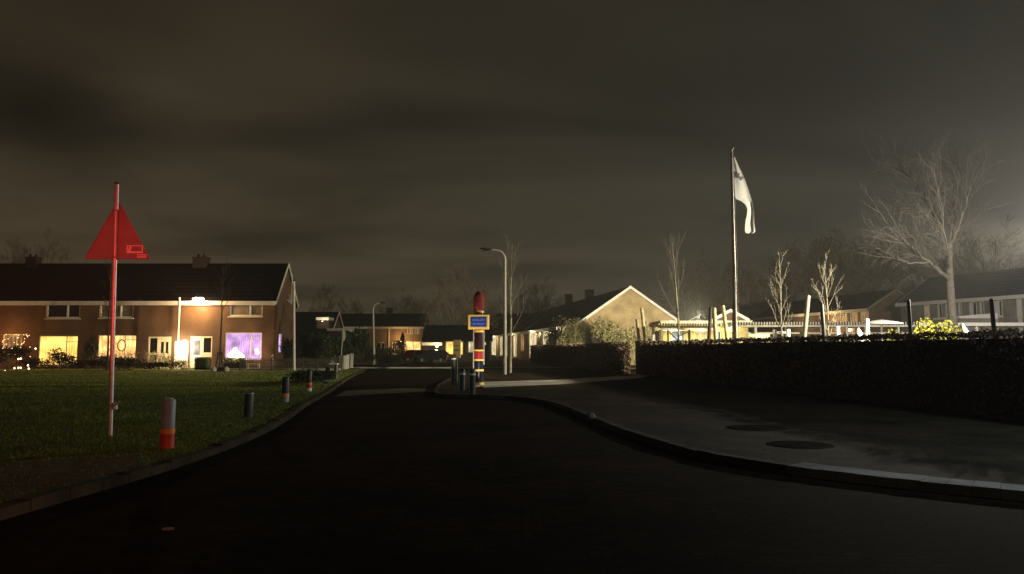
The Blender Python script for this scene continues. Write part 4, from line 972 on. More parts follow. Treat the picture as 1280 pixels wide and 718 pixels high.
# fairy lights
def fairy(name, label, pts, r, mat, wire=True):
    root = thing(name, pts[0], label, 'lights')
    if wire:
        w = MB(); w.tube(pts, .006, 3, cap=False); w.build('wire', M['darkmetal'], root)
    m = MB()
    for p in pts: m.lathe([(r * .3, -r), (r, -r * .3), (r, r * .3), (r * .3, r)], p, 6)
    m.build('bulbs', mat, root)
    return root
rq = random.Random(9)
fairy('fairy_lights', 'warm fairy lights strung through the shrub at the left edge', [at(rq.uniform(0, 38), rq.uniform(418, 446), 52 + rq.uniform(-.4, .3)) for i in range(34)], .034, M['fairyorange'])
fairy('fairy_lights', 'cluster of bright white lights low in the shrub at the left edge', [at(x, y, 50.9) for x, y in ((1, 470), (6, 464), (18, 460.5), (23, 460), (26, 460), (35, 457), (36, 461), (23, 449), (26, 448.5), (44.5, 436))], .06, M['fairy'])
fairy('fairy_lights', 'glowing star-shaped warm lights inside the violet window', [at(x, y, 55.2) for x, y in ((287, 444), (291, 441), (294, 437), (297, 441), (301, 444), (296, 446), (290, 447), (303, 446))], .16, M['fairy'])
fairy('fairy_lights', 'single warm candle light at the right of the violet window', [at(321, 438, 55.3), at(321.5, 441, 55.3)], .15, M['fairy'])
ring = MB(); q = at(152, 432, 55.7); ring.tube([q + Vector((.3 * math.cos(a * math.pi / 8), 0, .42 * math.sin(a * math.pi / 8))) for a in range(17)], .045, 6, cap=False)
tag(ring.build('window_ornament', M['redmatt'], org=q), 'round reddish ornament hanging before the warm lit window', 'ornament')
light('window_glow', 'POINT', at(296, 444, 54.6), 190, (1, .6, .3), LH, .2)
light('fairy_glow', 'POINT', at(12, 445, 53), 45, (1, .5, .2), LH, .3)
light('fairy_glow', 'POINT', at(-4, 424, 54.5), 130, (1, .45, .12), LH, .3)

# picket fence, left garden
def picket(label, p0, p1, h, mat, gap=.13, name='picket_fence'):
    p0 = Vector(p0); p1 = Vector(p1); d = p1 - p0; n = int(d.length / gap); root = thing(name, p0, label, 'fence'); dn = d.normalized(); s = Vector((-dn.y, dn.x, 0))
    m = MB(); r = MB(); po = MB()
    fr = lambda u, w, z: p0 + dn * u + s * w + Vector((0, 0, z))
    for i in range(n): m.fbox(fr, i * gap, i * gap + .045, -.012, .012, .06, h)
    for z_ in (.22, h - .18): r.fbox(fr, 0, d.length, .014, .045, z_, z_ + .06)
    for k in range(int(d.length / 2.2) + 1):
        po = MB(); po.fbox(fr, k * 2.2 - .045, k * 2.2 + .045, .047, .13, 0, h + .06); po.build('post', mat, root)
    m.build('pickets', mat, root); r.build('rails', mat, root)
picket('low grey picket fence of the corner garden right of the propped tree', (X(300, 51.5), 51.5, .09), (X(425, 51.5), 51.5, .09), 0.85, M['fence'])
m = MB(); m.box(X(284, 52.4), X(425, 52.4), 52.3, 52.75, .09, .2); tag(m.build('garden_edging', M['concrete'], org=(X(350, 52.4), 52.4, .09)), 'pale stone edging behind the low picket fence', 'edging')
# white gate panels by the lamp
for i, (px, w, Y, lab) in enumerate(((427, 4.5, 53, 'leftmost white gate board at the end of the picket fence'), (432, 4, 54.5, 'white gate board second from the picket fence'), (435.5, 2.5, 56, 'narrow white gate board third from the picket fence'), (440, 3.5, 58, 'rightmost white gate board beside the dark hedge'))):
    m = MB(); x = X(px, Y); ww = w / FPX * Y / 2; m.bevbox(x - ww, x + ww, Y - .06, Y + .06, .09, 1.0 + .05 * i, .02); m.box(x - ww - .02, x + ww + .02, Y - .08, Y + .08, 1.003 + .05 * i, 1.05 + .05 * i)
    tag(m.build('gate_board', M['white'], org=(x, Y, .09)), lab, 'gate board', 'white gate boards')
# bent white stake by the corner
m = MB(); m.tube([(X(342.5, 53), 53, .09), at(342, 452, 53), at(339.5, 446, 53), at(341.5, 443.5, 53)], .045, 8); tag(m.build('bent_stake', M['white'], org=(X(342.5, 53), 53, .09)), 'bent white stake at the corner of the left terrace', 'stake')
# dark hedge trees left middle
rng = random.Random(71)
for i, (px, Y, rx, h_, mat, lab) in enumerate(((378, 62, 1.7, 2.6, 'evergdark', 'dark evergreen beside the terrace gable'), (398, 60, 1.7, 2.5, 'everg', 'broad dark green evergreen behind the picket fence'), (417, 58.5, 1.3, 2.2, 'everg', 'green evergreen behind the white gate boards'), (447, 66, 1.5, 3.2, 'everg', 'tall green evergreen hedge left of the small street lamp'), (436, 70, 1.3, 2.9, 'everg', 'evergreen standing behind the furled flag'), (480, 80, 2.2, 2.2, 'evergdark', 'dark shrub right of the small street lamp'), (362, 58.5, .9, 2.0, 'evergdark', 'dark shrub close against the terrace gable'))):
    shrub('evergreen', lab, 'shrub', (X(px, Y), Y, .05), (rx, 1.0, h_ * .58), 2400, .1, rng, M[mat], 5, 'evergreens of the corner garden', 8)
shrub('ground_cover', 'low dark spreading shrub on the kerb behind the last bollard', 'shrub', (-8.6, 33.0, .09), (.9, 3.2, .28), 2600, .06, rng, M['evergdark'], 8, None, 10)
shrub('ground_cover', 'low dark shrub at the foot of the small street lamp', 'shrub', (X(478, 66), 66, .02), (1.9, 2.5, .55), 2200, .08, rng, M['evergdark'], 8, None, 9)
# conifer in front of the far terrace
cf = thing('conifer', (X(503, 108), 108, 0), 'dark narrow conifer before the lit window of the far terrace', 'tree')
m = MB(); m.tube([(X(503, 108), 108, 0), (X(503, 108), 108, 3.6)], [.12, .03], 6); m.build('trunk', M['barkdark'], cf)
m = MB()
for i in range(1700):
    t = rng.random() ** 1.4; a = rng.random() * 6.28; rr = .95 * (1 - t) ** .8 * rng.random() ** .4 + .05; leaf(m, Vector((X(503, 108) + rr * math.cos(a), 108 + rr * math.sin(a), .2 + 3.7 * t)), .1, rng)
m.build('crown', M['evergdark'], cf)
# furled flag on a thin pole & garage roof edge behind it
fp = thing('garden_flagpole', (X(426, 56), 56, .09), 'thin garden pole with a furled white flag by the gate boards', 'flagpole')
m = MB(); m.tube([(X(426, 56), 56, .09), at(429, 412, 56)], .035, 8); m.build('pole', M['steelpale'], fp)
m = MB(); q = at(429.3, 413, 56); m.loft([[q + Vector((c + sx * w, sy * w * .7, dz)) for sx, sy in ((-1, -1), (1, -1), (1, 1), (-1, 1))] for c, w, dz in ((0, .05, .02), (.03, .09, -.2), (.06, .1, -.5), (.02, .07, -.75), (-.02, .03, -.85))]); m.build('furled_flag', M['flag'], fp)
gr = thing('garage', (X(418, 74), 74, 0), 'small garage with a pale roof edge behind the evergreens', 'garage')
m = MB(); m.box(X(410, 74), X(430, 74), 74, 78, 0, Z(414, 74)); m.build('wall', M['brick_dark'], gr); m = MB(); m.box(X(409, 74), X(430, 74), 73.7, 78.2, Z(413.9, 74), Z(410.5, 74)); m.build('roof', M['slat'], gr)
m = MB(); m.box(X(413, 74), X(420, 74), 73.94, 73.996, 0, 2.2); m.build('door', M['white'], gr)

# tall white flagpole of the terrace
m = MB(); root = thing('garden_mast', (X(368.5, 51), 51, .09), 'tall white garden mast without a flag at the picket fence', 'flagpole')
m.tube([(X(368.5, 51), 51, .09), at(367.8, 352, 51)], [.085, .06], 12); m.build('pole', M['white'], root)
m = MB(); q = at(367.8, 352, 51); m.lathe([(.075, .002), (.09, .06), (.03, .14)], q, 10); m.build('cap', M['darkmetal'], root)

# ------------------------------------------------------------------ street lamps
def street_lamp(label, px, pyb, pxt, pyt, pxh, Y, r):
    base = Vector((X(px, Y), Y, .09)); top = at(pxt, pyt, Y); hx = X(pxh, Y)
    root = thing('street_lamp', base, label, 'street lamp', 'unlit curved-neck street lamps')
    m = MB(); arm = abs(top.x - hx); sg = 1 if hx > top.x else -1; zt = top.z; b = .55
    pts = [base, base + Vector((0, 0, 1.2)), Vector((top.x, Y, zt - b))]
    for k in range(1, 6):
        a = k / 5 * math.pi / 2; pts.append(Vector((top.x + sg * b * (1 - math.cos(a)), Y, zt - b + b * math.sin(a))))
    pts.append(Vector((top.x + sg * arm * .55, Y, zt + .03)))
    m.tube(pts, [r * 1.35, r * 1.3, r * .85] + [r * .7] * 5 + [r * .6], 12); m.build('pole', M['steelpale'], root)
    h = MB(); x0 = top.x + sg * arm * .5; rings = []
    for t, w, hh in ((0, .05, .05), (.15, .11, .07), (.6, .14, .075), (1, .06, .03)):
        x = x0 + sg * arm * .5 * t; z0 = zt + .04 + .06 * t; rings.append([(x, Y - w, z0 - hh * .3), (x, Y - w * .6, z0 - hh * .6), (x, Y + w * .6, z0 - hh * .6), (x, Y + w, z0 - hh * .3), (x, Y + w * .6, z0 + hh), (x, Y - w * .6, z0 + hh)])
    h.loft(rings, True); hd = h.build('lamp_head', M['lamphead'], root)
    l = MB(); xa, xb = sorted((x0 + sg * arm * .14, x0 + sg * arm * .4)); l.box(xa, xb, Y - .07, Y + .07, zt - .03, zt + .0); l.build('lens', M['glassdark'], hd)
    d = MB(); d.box(base.x - .05, base.x + .05, Y - r * 1.35 - .012, Y - r * 1.3, .6, 1.0); d.build('hatch', M['slat'], root)
    return root
street_lamp('tall unlit street lamp with its neck bent left, behind the school post', 631, 470, 631.3, 313, 599, 43.6, .085)
street_lamp('smaller unlit street lamp with its neck bent right, before the far terrace', 467.5, 455, 466.5, 379.5, 481, 72, .1)

# ------------------------------------------------------------------ school zone column
def school_post():
    Y = 31.0; x = X(598.5, Y); r = .205
    root = thing('school_zone_post', (x, Y, .1), 'banded navy and red pencil-like school post with a yellow-framed blue sign', 'school post')
    zz = lambda py: Z(py, Y)
    def seg(n, a, b, mat, rr=r):
        m = MB(); m.lathe([(rr, zz(a)), (rr, zz(b))], (x, Y, 0), 28); return m.build(n, mat, root)
    m = MB(); m.lathe([(r, .1), (r, zz(464.5))], (x, Y, 0), 28); m.build('navy_band', M['navy'], root)
    seg('navy_band', 461.5, 451.5, M['navy']); seg('red_band', 449, 439.5, M['red']); seg('maroon_band', 437, 416, M['maroon']); seg('maroon_band', 413, 391.5, M['maroon'])
    for a, b in ((464.2, 461.8), (451.2, 449.3), (439.2, 437.3), (415.7, 413.3), (391.2, 389)): seg('pale_ring', a, b, M['signyellow'] if a > 440 else M['orange'] if False else M['signyellow'], r + .008)
    m = MB(); m.lathe([(r + .012, .104), (r + .012, .104 + .1)], (x, Y, 0), 28); m.build('pale_ring', M['signyellow'], root)
    zt = zz(389); h = zz(364.5) - zt
    m = MB(); m.lathe([(r * 1.0, zt + .005), (r * 1.08, zt + h * .1), (r * 1.14, zt + h * .32), (r * 1.1, zt + h * .66), (r * .85, zt + h * .88), (r * .3, zt + h)], (x, Y, 0), 24); m.build('red_head', M['redmatt'], root)
    # vertical side fins catch the light
    for s in (-1, 1):
        f = MB(); f.box(x + s * (r + .012) - .02, x + s * (r + .012) + .02, Y - .03, Y + .03, zz(456 if s > 0 else 462), zz(389)); f.build('side_rail', M['steelpale'], root)
    # sign board
    c0, c1 = at(585, 412, Y - .3), at(611.5, 393.3, Y - .3); b = .1
    s = MB(); s.bevbox(c0.x, c1.x, Y - .34, Y - .27, c0.z, c1.z, .02); sg = s.build('sign_board', M['signyellow'], root)
    k = MB(); k.box(x - .1, x + .1, Y - .266, Y - r + .03, c0.z + .15, c1.z - .15); k.build('bracket', M['darkmetal'], sg)
    fce = MB(); fce.box(c0.x + b, c1.x - b, Y - .349, Y - .342, c0.z + b, c1.z - b); fce.build('sign_face', M['signblue'], sg)
    cx, cz = (c0.x + c1.x) / 2, (c0.z + c1.z) / 2; w = c1.x - c0.x - 2 * b - .05
    for t, dz, sz in (('SCHOOL ZONE', .045, .11), ('De School', -.11, .11)):
        cu = bpy.data.curves.new('lettering', 'FONT'); cu.body = t; cu.size = sz; cu.align_x = 'CENTER'; cu.extrude = .002; cu.resolution_u = 2
        to = bpy.data.objects.new('tmp_lettering', cu); C.objects.link(to); dg = bpy.context.evaluated_depsgraph_get(); dg.update()
        me = bpy.data.meshes.new_from_object(to.evaluated_get(dg)); bpy.data.objects.remove(to)
        xs = [v.co.x for v in me.vertices]; sc = w / (max(xs) - min(xs)) if xs else 1; sc = min(sc, 1.25) * .82
        for v in me.vertices: v.co = Vector((cx + v.co.x * sc, Y - .353 - v.co.z, cz + dz + v.co.y * 1.05)) - ORG[root.name]
        me.materials.clear(); me.materials.append(M['signtext']); o = bpy.data.objects.new('lettering', me); C.objects.link(o); o.parent = sg
school_post()
# dark bollards on the island
def island_bollard(label, px, pyt, pyb, mat):
    g = G(px, pyb, .1); Y = g.y; r = .1; zt = Z(pyt, Y); root = thing('bollard', (g.x, Y, .1), label, 'bollard', 'dark bollards on the island by the school post')
    m = MB(); m.lathe([(r, .1), (r, zt - .22)], (g.x, Y, 0), 18); m.lathe([(r, zt - .16), (r, zt - .06), (r * .8, zt - .01), (r * .4, zt)], (g.x, Y, 0), 18); m.build('post_body', mat, root)
    m = MB(); m.lathe([(r + .004, zt - .218), (r + .004, zt - .162)], (g.x, Y, 0), 18); m.build('reflective_ring', M['refwhite'], root)
island_bollard('taller dark bollard leftmost on the island', 567, 443, 481.5, M['bolldark'])
island_bollard('dark bollard in the middle of the island trio', 578, 461, 487.5, M['bolldark'])
island_bollard('dark bollard nearest the road in the island trio', 590.5, 461, 493, M['bolldark'])
# post-mounted box beside the island (dark against the yellow window)
g = G(571, 478, .1); Y = g.y; root = thing('parcel_box', (g.x, Y, .1), 'yellowish box on a thin post before the yellow lit window', 'box on post')
m = MB(); m.bevbox(g.x - .17, g.x + .17, Y - .1, Y + .1, Z(448, Y), Z(425, Y), .02); m.build('box', M['ochre'], root)
m = MB(); m.tube([(g.x, Y, .1), (g.x, Y, Z(448, Y) - .003)], .035, 8); m.build('post', M['darkmetal'], root)
m = MB(); m.box(g.x - .12, g.x + .12, Y - .107, Y - .102, Z(439, Y), Z(437, Y)); m.box(g.x - .12, g.x + .12, Y - .107, Y - .102, Z(433, Y), Z(432, Y)); m.build('slot', M['darkmetal'], root)

# ------------------------------------------------------------------ bollards on the lawn
def lawn_bollard(label, px, pyb, pyt, wpx, body, lower, band, bandz, tilt=0, top='dome', foot=None, topring=False):
    g = G(px, pyb, .09); Y = g.y; r = wpx / FPX * Y / 2 * .88; H = Z(pyt, Y) - .09
    root = thing('bollard', (g.x, Y, .09), label, 'bollard', 'plastic bollards along the lawn edge')
    P = lambda a: .09 + H * a
    m = MB()
    m.lathe([(r, P(bandz[1])), (r, P(.93)), (r * .93, P(.97)), (r * .7, P(1.0))], (g.x, Y, 0), 24); m.build('post_body', body, root)
    if band:
        m = MB(); m.lathe([(r + .005, P(bandz[0])), (r + .005, P(bandz[1]))], (g.x, Y, 0), 24); m.build('reflective_band', band, root)
    m = MB(); m.lathe([(r * 1.02, .06), (r, P(bandz[0]))], (g.x, Y, 0), 24); m.build('post_foot', lower, root)
    if foot:
        m = MB(); m.lathe([(r * 1.03, P(foot[0])), (r * 1.03, P(foot[1]))], (g.x, Y, 0), 24); m.build('lower_band', M['refwhite'], root)
    if topring:
        m = MB(); m.lathe([(r * 1.02, P(.94)), (r * 1.02, P(.965))], (g.x, Y, 0), 24); m.build('top_ring', M['refwhite'], root)
    root.rotation_euler.y = tilt
    return root
lawn_bollard('grey bollard with orange band and red foot nearest the camera', 208.5, 561, 498, 19, M['bollard'], M['bollred'], M['orange'], (.3, .4))
lawn_bollard('short dark bollard without a band, second along the lawn', 310, 522, 490, 12, M['bolldark'], M['bolldark'], None, (.1, .1), topring=True, tilt=.03)
lawn_bollard('dark bollard with orange band low down, third along the lawn', 356.5, 502.5, 471, 10, M['bolldark'], M['bollard'], M['orange'], (.2, .34))
lawn_bollard('dark bollard with orange band and white foot, fourth along the lawn', 386, 489.5, 462, 8, M['bolldark'], M['bollred'], M['orange'], (.3, .4), foot=(.02, .16))
lawn_bollard('leaning dark bollard with white bands at the foot, fifth along the lawn', 406.5, 482, 459, 6.5, M['bolldark'], M['bolldark'], M['refwhite'], (.22, .32), tilt=.13, foot=(.02, .1))
b6 = lawn_bollard('dark bollard with flat white cap, last along the lawn', 419.5, 474, 455, 6, M['bolldark'], M['bolldark'], M['bolldark'], (.2, .3), tilt=.02)
g = G(419.5, 474, .09); m = MB(); m.bevbox(g.x - .32, g.x + .1, g.y - .16, g.y + .16, Z(455.8, g.y), Z(454.4, g.y), .01); m.build('cap', M['refwhite'], b6)

# ------------------------------------------------------------------ warning sign seen from behind
def warning_sign():
    Y = 12.9; base = Vector((X(142.5, Y), Y, .09)); top = at(146, 230.5, Y)
    root = thing('warning_sign', base, 'tall triangular road sign seen from behind, lit red, on the lawn', 'road sign')
    m = MB(); m.tube([base - Vector((0, 0, .05)), top], .038, 16); m.build('pole', M['steel'], root)
    m = MB(); m.lathe([(.04, 0.001), (.04, .02), (.02, .035)], top, 14); m.build('cap', M['darkmetal'], root)
    Yp = Y - .0; yb = Y + .062
    apex, l, r = at(148.5, 250, yb), at(105.5, 324.5, yb), at(189, 324.5, yb)
    def rounded(pts, k):
        out = []
        n = len(pts)
        for i in range(n):
            p, a, b = pts[i], pts[i - 1], pts[(i + 1) % n]; da = (a - p).normalized() * k; db = (b - p).normalized() * k
            for t in range(6):
                s = t / 5; out.append((p + da) * (1 - s) ** 2 + 2 * s * (1 - s) * p + (p + db) * s * s)
        return out
    m = MB(); m.prism(rounded([apex, l, r], .06), (0, .004, 0)); pl = m.build('sign_plate', M['signback'], root)
    m = MB(); o_ = rounded([apex, l, r], .06); c = (apex + l + r) / 3
    for i in range(len(o_)):
        a, b = o_[i], o_[(i + 1) % len(o_)]; ai, bi = a + (c - a).normalized() * .02, b + (c - b).normalized() * .02
        m.hexa([a + Vector((0, -.022, 0)), b + Vector((0, -.022, 0)), bi + Vector((0, -.022, 0)), ai + Vector((0, -.022, 0)), a - Vector((0, .001, 0)), b - Vector((0, .001, 0)), bi - Vector((0, .001, 0)), ai - Vector((0, .001, 0))])
    m.build('plate_rim', M['signback'], pl)
    for py in (263, 322):
        m = MB(); q = at(146, py, Y); xe = at(157 if py < 300 else 155, py, Y).x
        m.tube([(q.x - .055, Y + .03, q.z), (q.x - .05, Y - .045, q.z), (q.x + .05, Y - .045, q.z), (q.x + .055, Y + .05, q.z), (xe, Y + .053, q.z)], .013, 8); m.build('clamp', M['steelpale'], root)
    # stickers: outlined rectangle and a code strip
    s = MB(); y_ = yb - .004
    def rect(p0, p1, yy=y_): a, b = at(*p0, yb), at(*p1, yb); s.box(a.x, b.x, yy, yy + .003, b.z, a.z)
    rect((158.5, 307), (178.5, 308)); rect((158.5, 314.5), (178.5, 316.6)); rect((158.5, 308), (159.6, 314.5)); rect((177.4, 308), (178.5, 314.5)); rect((161.5, 308.4), (164.5, 311)); rect((160.3, 311.2), (163.5, 314.2))
    s.build('sticker', M['sticker'], pl)
    s = MB(); 
    for i in range(6): rect((171.5 + i * 2.0, 318.3 if i % 2 else 317.8), (173.1 + i * 2.0, 322.3))
    rect((171.5, 319.6), (183, 320.6)); s.build('sticker', M['sticker'], pl)
    # lower bracket
    m = MB(); q = at(143.2, 507, Y); m.tube([(q.x - .05, Y - .03, q.z), (q.x + .02, Y - .05, q.z), (q.x + .06, Y - .03, q.z + .03), (q.x + .1, Y - .03, q.z + .07)], .02, 8); m.tube([(q.x, Y, q.z - .06), (q.x, Y, q.z + .05)], .05, 12); m.build('bracket', M['steel'], root)
warning_sign()

# ------------------------------------------------------------------ big flagpole with flag
def flagpole():
    Y = 33.0; base = Vector((X(919.5, Y), Y, .1)); top = at(914, 188, Y)
    root = thing('flagpole', base, 'tall white flagpole leaning slightly behind the right-hand hedge', 'flagpole')
    m = MB(); m.tube([base, base.lerp(top, .5), top], [.105, .085, .055], 14); m.build('pole', M['alupole'], root)
    m = MB(); m.tube([top + Vector((-.03, 0, 0)), top + Vector((.05, 0, .06)), top + Vector((.13, 0, .14))], [.05, .05, .03], 8); m.build('truck', M['steelpale'], root)
    m = MB(); off = Vector((.14, -.06, 0)); q = base.lerp(top, .12); m.tube([q + off, base.lerp(top, .55) + Vector((.12, -.08, 0)), top + Vector((.07, -.05, -.05))], .008, 4, cap=False); m.build('halyard', M['slat'], root)
    # flag: outline sampled as left/right edges by height, with folds
    rows = [(196, 916, 918.5), (205, 916.4, 922.5), (215, 917, 927), (225, 917.6, 931.5), (235, 918.2, 935), (245, 918.8, 938), (249, 919.2, 939), (251, 926, 940), (256, 932.5, 941), (262, 934.5, 942), (270, 933.5, 943), (278, 931.5, 942.5), (286, 931, 943.8), (290.5, 931, 944.8), (292, 933, 941)]
    NX = 14; vs = []; fs = []
    def fpoint(px, py, t, dy=0.0): return at(px, py, Y + max(0, px - 916) * .034 + .07 * math.sin(t * 8 + py * .035) * t + .05 * math.sin(t * 3 + py * .07) + dy)
    for i, (py, a, b) in enumerate(rows):
        for k in range(NX + 1):
            t = k / NX; p = fpoint(a + (b - a) * t, py, t); vs.append(p)
    for i in range(len(rows) - 1):
        for k in range(NX): fs.append((i * (NX + 1) + k, (i + 1) * (NX + 1) + k, (i + 1) * (NX + 1) + k + 1, i * (NX + 1) + k + 1))
    m = MB(); m.add(vs, fs, True); fl = m.build('flag', M['flag'], None, org=at(916, 196, Y))
    sol = fl.modifiers.new('thickness', 'SOLIDIFY'); sol.thickness = .012
    sub = fl.modifiers.new('soft', 'SUBSURF'); sub.levels = 1; sub.render_levels = 2
    tag(fl, 'limp white flag with a small dark emblem at the top of the tall flagpole', 'flag')
    em = MB()
    def fpos(px, py):
        for i in range(len(rows) - 1):
            if rows[i][0] <= py <= rows[i + 1][0]:
                s = (py - rows[i][0]) / (rows[i + 1][0] - rows[i][0]); a = rows[i][1] + (rows[i + 1][1] - rows[i][1]) * s; b = rows[i][2] + (rows[i + 1][2] - rows[i][2]) * s
                t = (px - a) / (b - a); return fpoint(px, py, t, -.03)
    for cx, cy, r in ((920, 216, 1.6), (922.3, 219, 2.1), (920.3, 221, 1.5), (925, 222, 1.3), (928, 222.5, 1.5), (926.5, 224.5, 1.2), (924, 217.5, 1.0)):
        ring = [fpos(cx + 1.35 * r * math.cos(a * math.pi / 5) * (1 if a % 2 else .7), cy + 1.35 * r * math.sin(a * math.pi / 5) * (1 if a % 2 else .7)) for a in range(10)]
        if all(ring): em.prism(ring, (0, -.006, 0))
    em.build('emblem', M['flagmark'], fl)
flagpole()

# ------------------------------------------------------------------ cars
def car(label, x, y, rz, paint):
    root = thing('parked_car', (0, 0, 0), label, 'car', 'cars parked straight ahead')
    prof = [(-2.1, .35), (-2.12, .75), (-1.95, .95), (-1.35, 1.0), (-.75, 1.42), (.55, 1.45), (1.35, .98), (2.0, .86), (2.1, .6), (2.08, .3)]
    rings = []
    for yy, k, s in ((-.86, .0, .0), (-.8, 1, 0), (-.62, 1, 1), (.62, 1, 1), (.8, 1, 0), (.86, .0, 0)):
        r = []
        for px, pz in prof:
            z_ = pz; x_ = px
            if pz > 1.01 and s == 0: z_ = 1.0 + (pz - 1.0) * (.55 if k else .0)
            if not k: x_ *= .97
            r.append((x_, yy, z_))
        rings.append(r)
    m = MB(); m.loft(rings, True, False); body = m.build('body', paint, root)
    g = MB()
    g.quad((-1.3, -.58, 1.04), (-1.3, .58, 1.04), (-.8, .56, 1.405), (-.8, -.56, 1.405)); g.v[-4:] = [v + Vector((-.02, 0, .012)) for v in g.v[-4:]]
    g.quad((1.3, .58, 1.03), (1.3, -.58, 1.03), (.6, -.56, 1.435), (.6, .56, 1.435)); g.v[-4:] = [v + Vector((.02, 0, .012)) for v in g.v[-4:]]
    for s in (-1, 1): g.add([(-1.15, s * .822, 1.02), (1.15, s * .822, 1.02), (.5, s * .715, 1.38), (-.7, s * .715, 1.36)], [(0, 1, 2, 3)])
    g.build('window', M['glassdark'], root)
    for sx in (-1.3, 1.3):
        for s in (-1, 1):
            w = MB(); rr = []
            for d_, rad in ((-.1, .26), (-.09, .31), (.09, .31), (.1, .26)): rr.append([(sx + rad * math.cos(j * math.pi / 8), s * .8 + d_, .31 + rad * math.sin(j * math.pi / 8)) for j in range(16)])
            w.loft(rr, True); wh = w.build('wheel', M['tyre'], root)
            w = MB(); w.loft([[(sx + .19 * math.cos(j * math.pi / 6), s * (.8 + d_), .31 + .19 * math.sin(j * math.pi / 6)) for j in range(12)] for d_ in (.1, .115)], True); w.build('rim', M['steel'], wh)
    for s in (-1, 1):
        h = MB(); h.bevbox(2.03, 2.13, s * .6 - .16, s * .6 + .16, .62, .78, .02); h.build('headlight', M['carlamp'], root)
        h = MB(); h.bevbox(-2.15, -2.05, s * .62 - .13, s * .62 + .13, .66, .9, .02); h.build('taillight', M['taillamp'], root)
    root.location = (x, y, 0); root.rotation_euler.z = rz
    return root
car('dark parked car before the low lit house, straight ahead', X(545, 84), 84, R(150), M['carblack'])
car('red parked car seen from behind, before the far terrace', X(517, 100), 100, R(80), M['carred'])
c = car('second dark parked car in the shadow left of the school post', X(533, 92) - .2, 88.5, R(100), M['carblack'])

# ------------------------------------------------------------------ small things on the ground
g = G(210, 663); m = MB(); m.prism([Vector((g.x + a, g.y + b, .006)) for a, b in ((-.05, -.015), (.01, -.03), (.06, -.01), (.04, .02), (-.03, .03))], (0, 0, .012)); m.v[1].z += .02; m.v[3].z += .015
tag(m.build('litter', M['paper'], org=(g.x, g.y, 0)), 'white scrap of paper lying on the dark road at the left', 'litter')
g = G(738.5, 524, .1); m = MB(); rr = random.Random(2)
m.loft([[(g.x + r_ * math.cos(j * .785) * rr.uniform(.8, 1.15), g.y + r_ * math.sin(j * .785) * rr.uniform(.8, 1.15), .11 + z_) for j in range(8)] for r_, z_ in ((.06, 0), (.1, .03), (.09, .09), (.03, .13))], True, True)
tag(m.build('stone', M['fence'], org=(g.x, g.y, .11)), 'small dull stone lying on the right-hand kerb', 'stone')
for px, py, r_, lab in ((945, 535, .55, 'dark manhole cover in the right pavement, farther one'), (1000, 556, .5, 'dark manhole cover in the right pavement, nearer one')):
    g = G(px, py, .1); root = thing('manhole_cover', (g.x, g.y, .095), lab, 'manhole', 'manhole covers in the pavement')
    m = MB(); m.lathe([(r_, .09), (r_, .101), (r_ * .98, .103)], (g.x, g.y, 0), 28); m.build('ring', M['iron'], root)
    m = MB(); m.lathe([(r_ * .85, .1035), (r_ * .85, .108), (r_ * .83, .109)], (g.x, g.y, 0), 28)
    for k in range(-2, 3): m.box(g.x - .3, g.x + .3, g.y + k * .12 - .015, g.y + k * .12 + .015, .1095, .113)
    m.build('lid', M['iron'], root)

# ------------------------------------------------------------------ lights
FL = Vector((25.2, 33.2, 6.9))
root = thing('floodlight_mast', (FL.x + .5, FL.y, .1), 'floodlight mast of the schoolyard just beyond the right edge', 'floodlight')
m = MB(); m.tube([(FL.x + .5, FL.y, .1), (FL.x + .5, FL.y, FL.z + .2)], [.11, .07], 12); m.build('pole', M['steel'], root)
m = MB(); m.bevbox(FL.x - .05, FL.x + .45, FL.y - .25, FL.y + .25, FL.z - .12, FL.z + .22, .03); hd = m.build('lamp_head', M['lamphead'], root)
m = MB(); m.box(FL.x - .1, FL.x - .055, FL.y - .2, FL.y + .2, FL.z - .08, FL.z + .16); m.build('lens', M['flood'], hd)
light('flood_light', 'SPOT', FL + Vector((-.35, 0, 0)), 30000, (1.0, .88, .55), root, .18, target=(6.0, 42.0, 2.0), spot=80, blend=.85)
light('flood_spill', 'POINT', FL + Vector((-.4, 0, .05)), 10500, (1.0, .92, .79), root, .18)
q = Vector((12.9, 50.3, 3.5)); root2 = thing('added_roof_flood', q, 'small added floodlight on the annex roof to brighten the bungalow gable', 'floodlight')  # unseen source, added because the mast is too far from the gable
m = MB(); m.box(q.x - .12, q.x + .12, q.y - .08, q.y + .04, q.z + .1, q.z + .3); m.build('lamp_head', M['lamphead'], root2); m = MB(); m.box(q.x - .03, q.x + .03, q.y - .05, q.y + .01, q.z, q.z + .097); m.build('bracket', M['lamphead'], root2)
light('gable_fill_light', 'SPOT', q + Vector((0, .2, .25)), 25000, (1.0, .89, .58), root2, .1, target=(11.0, 72, 3.2), spot=105, blend=.6)
q = Vector((X(601, 31) + .15, 28.3, .1)); root3 = thing('added_uplight', q, 'small added ground spotlight to brighten the banded school post', 'added ground lamp')  # made-up lamp, added so the post and its sign read bright
m = MB(); m.lathe([(.09, 0), (.1, .02), (.1, .05), (.07, .06)], q, 14); m.build('housing', M['darkmetal'], root3); m = MB(); m.lathe([(.06, .0605), (.06, .066), (.03, .07)], q, 12); m.build('lens', M['glassdark'], root3)
light('post_fill_light', 'SPOT', q + Vector((0, 0, .12)), 520, (1.0, .86, .62), root3, .06, target=(X(598, 31), 31, 2.2), spot=66, blend=.6)
SL = Vector((13.4, 6.3, 4.6))
root = thing('street_lamp', (SL.x, SL.y, .1), 'lit cool white street lamp beyond the right edge', 'street lamp')
m = MB(); m.tube([(SL.x, SL.y, .1), (SL.x, SL.y, SL.z)], [.1, .06], 12); m.build('pole', M['steelpale'], root)
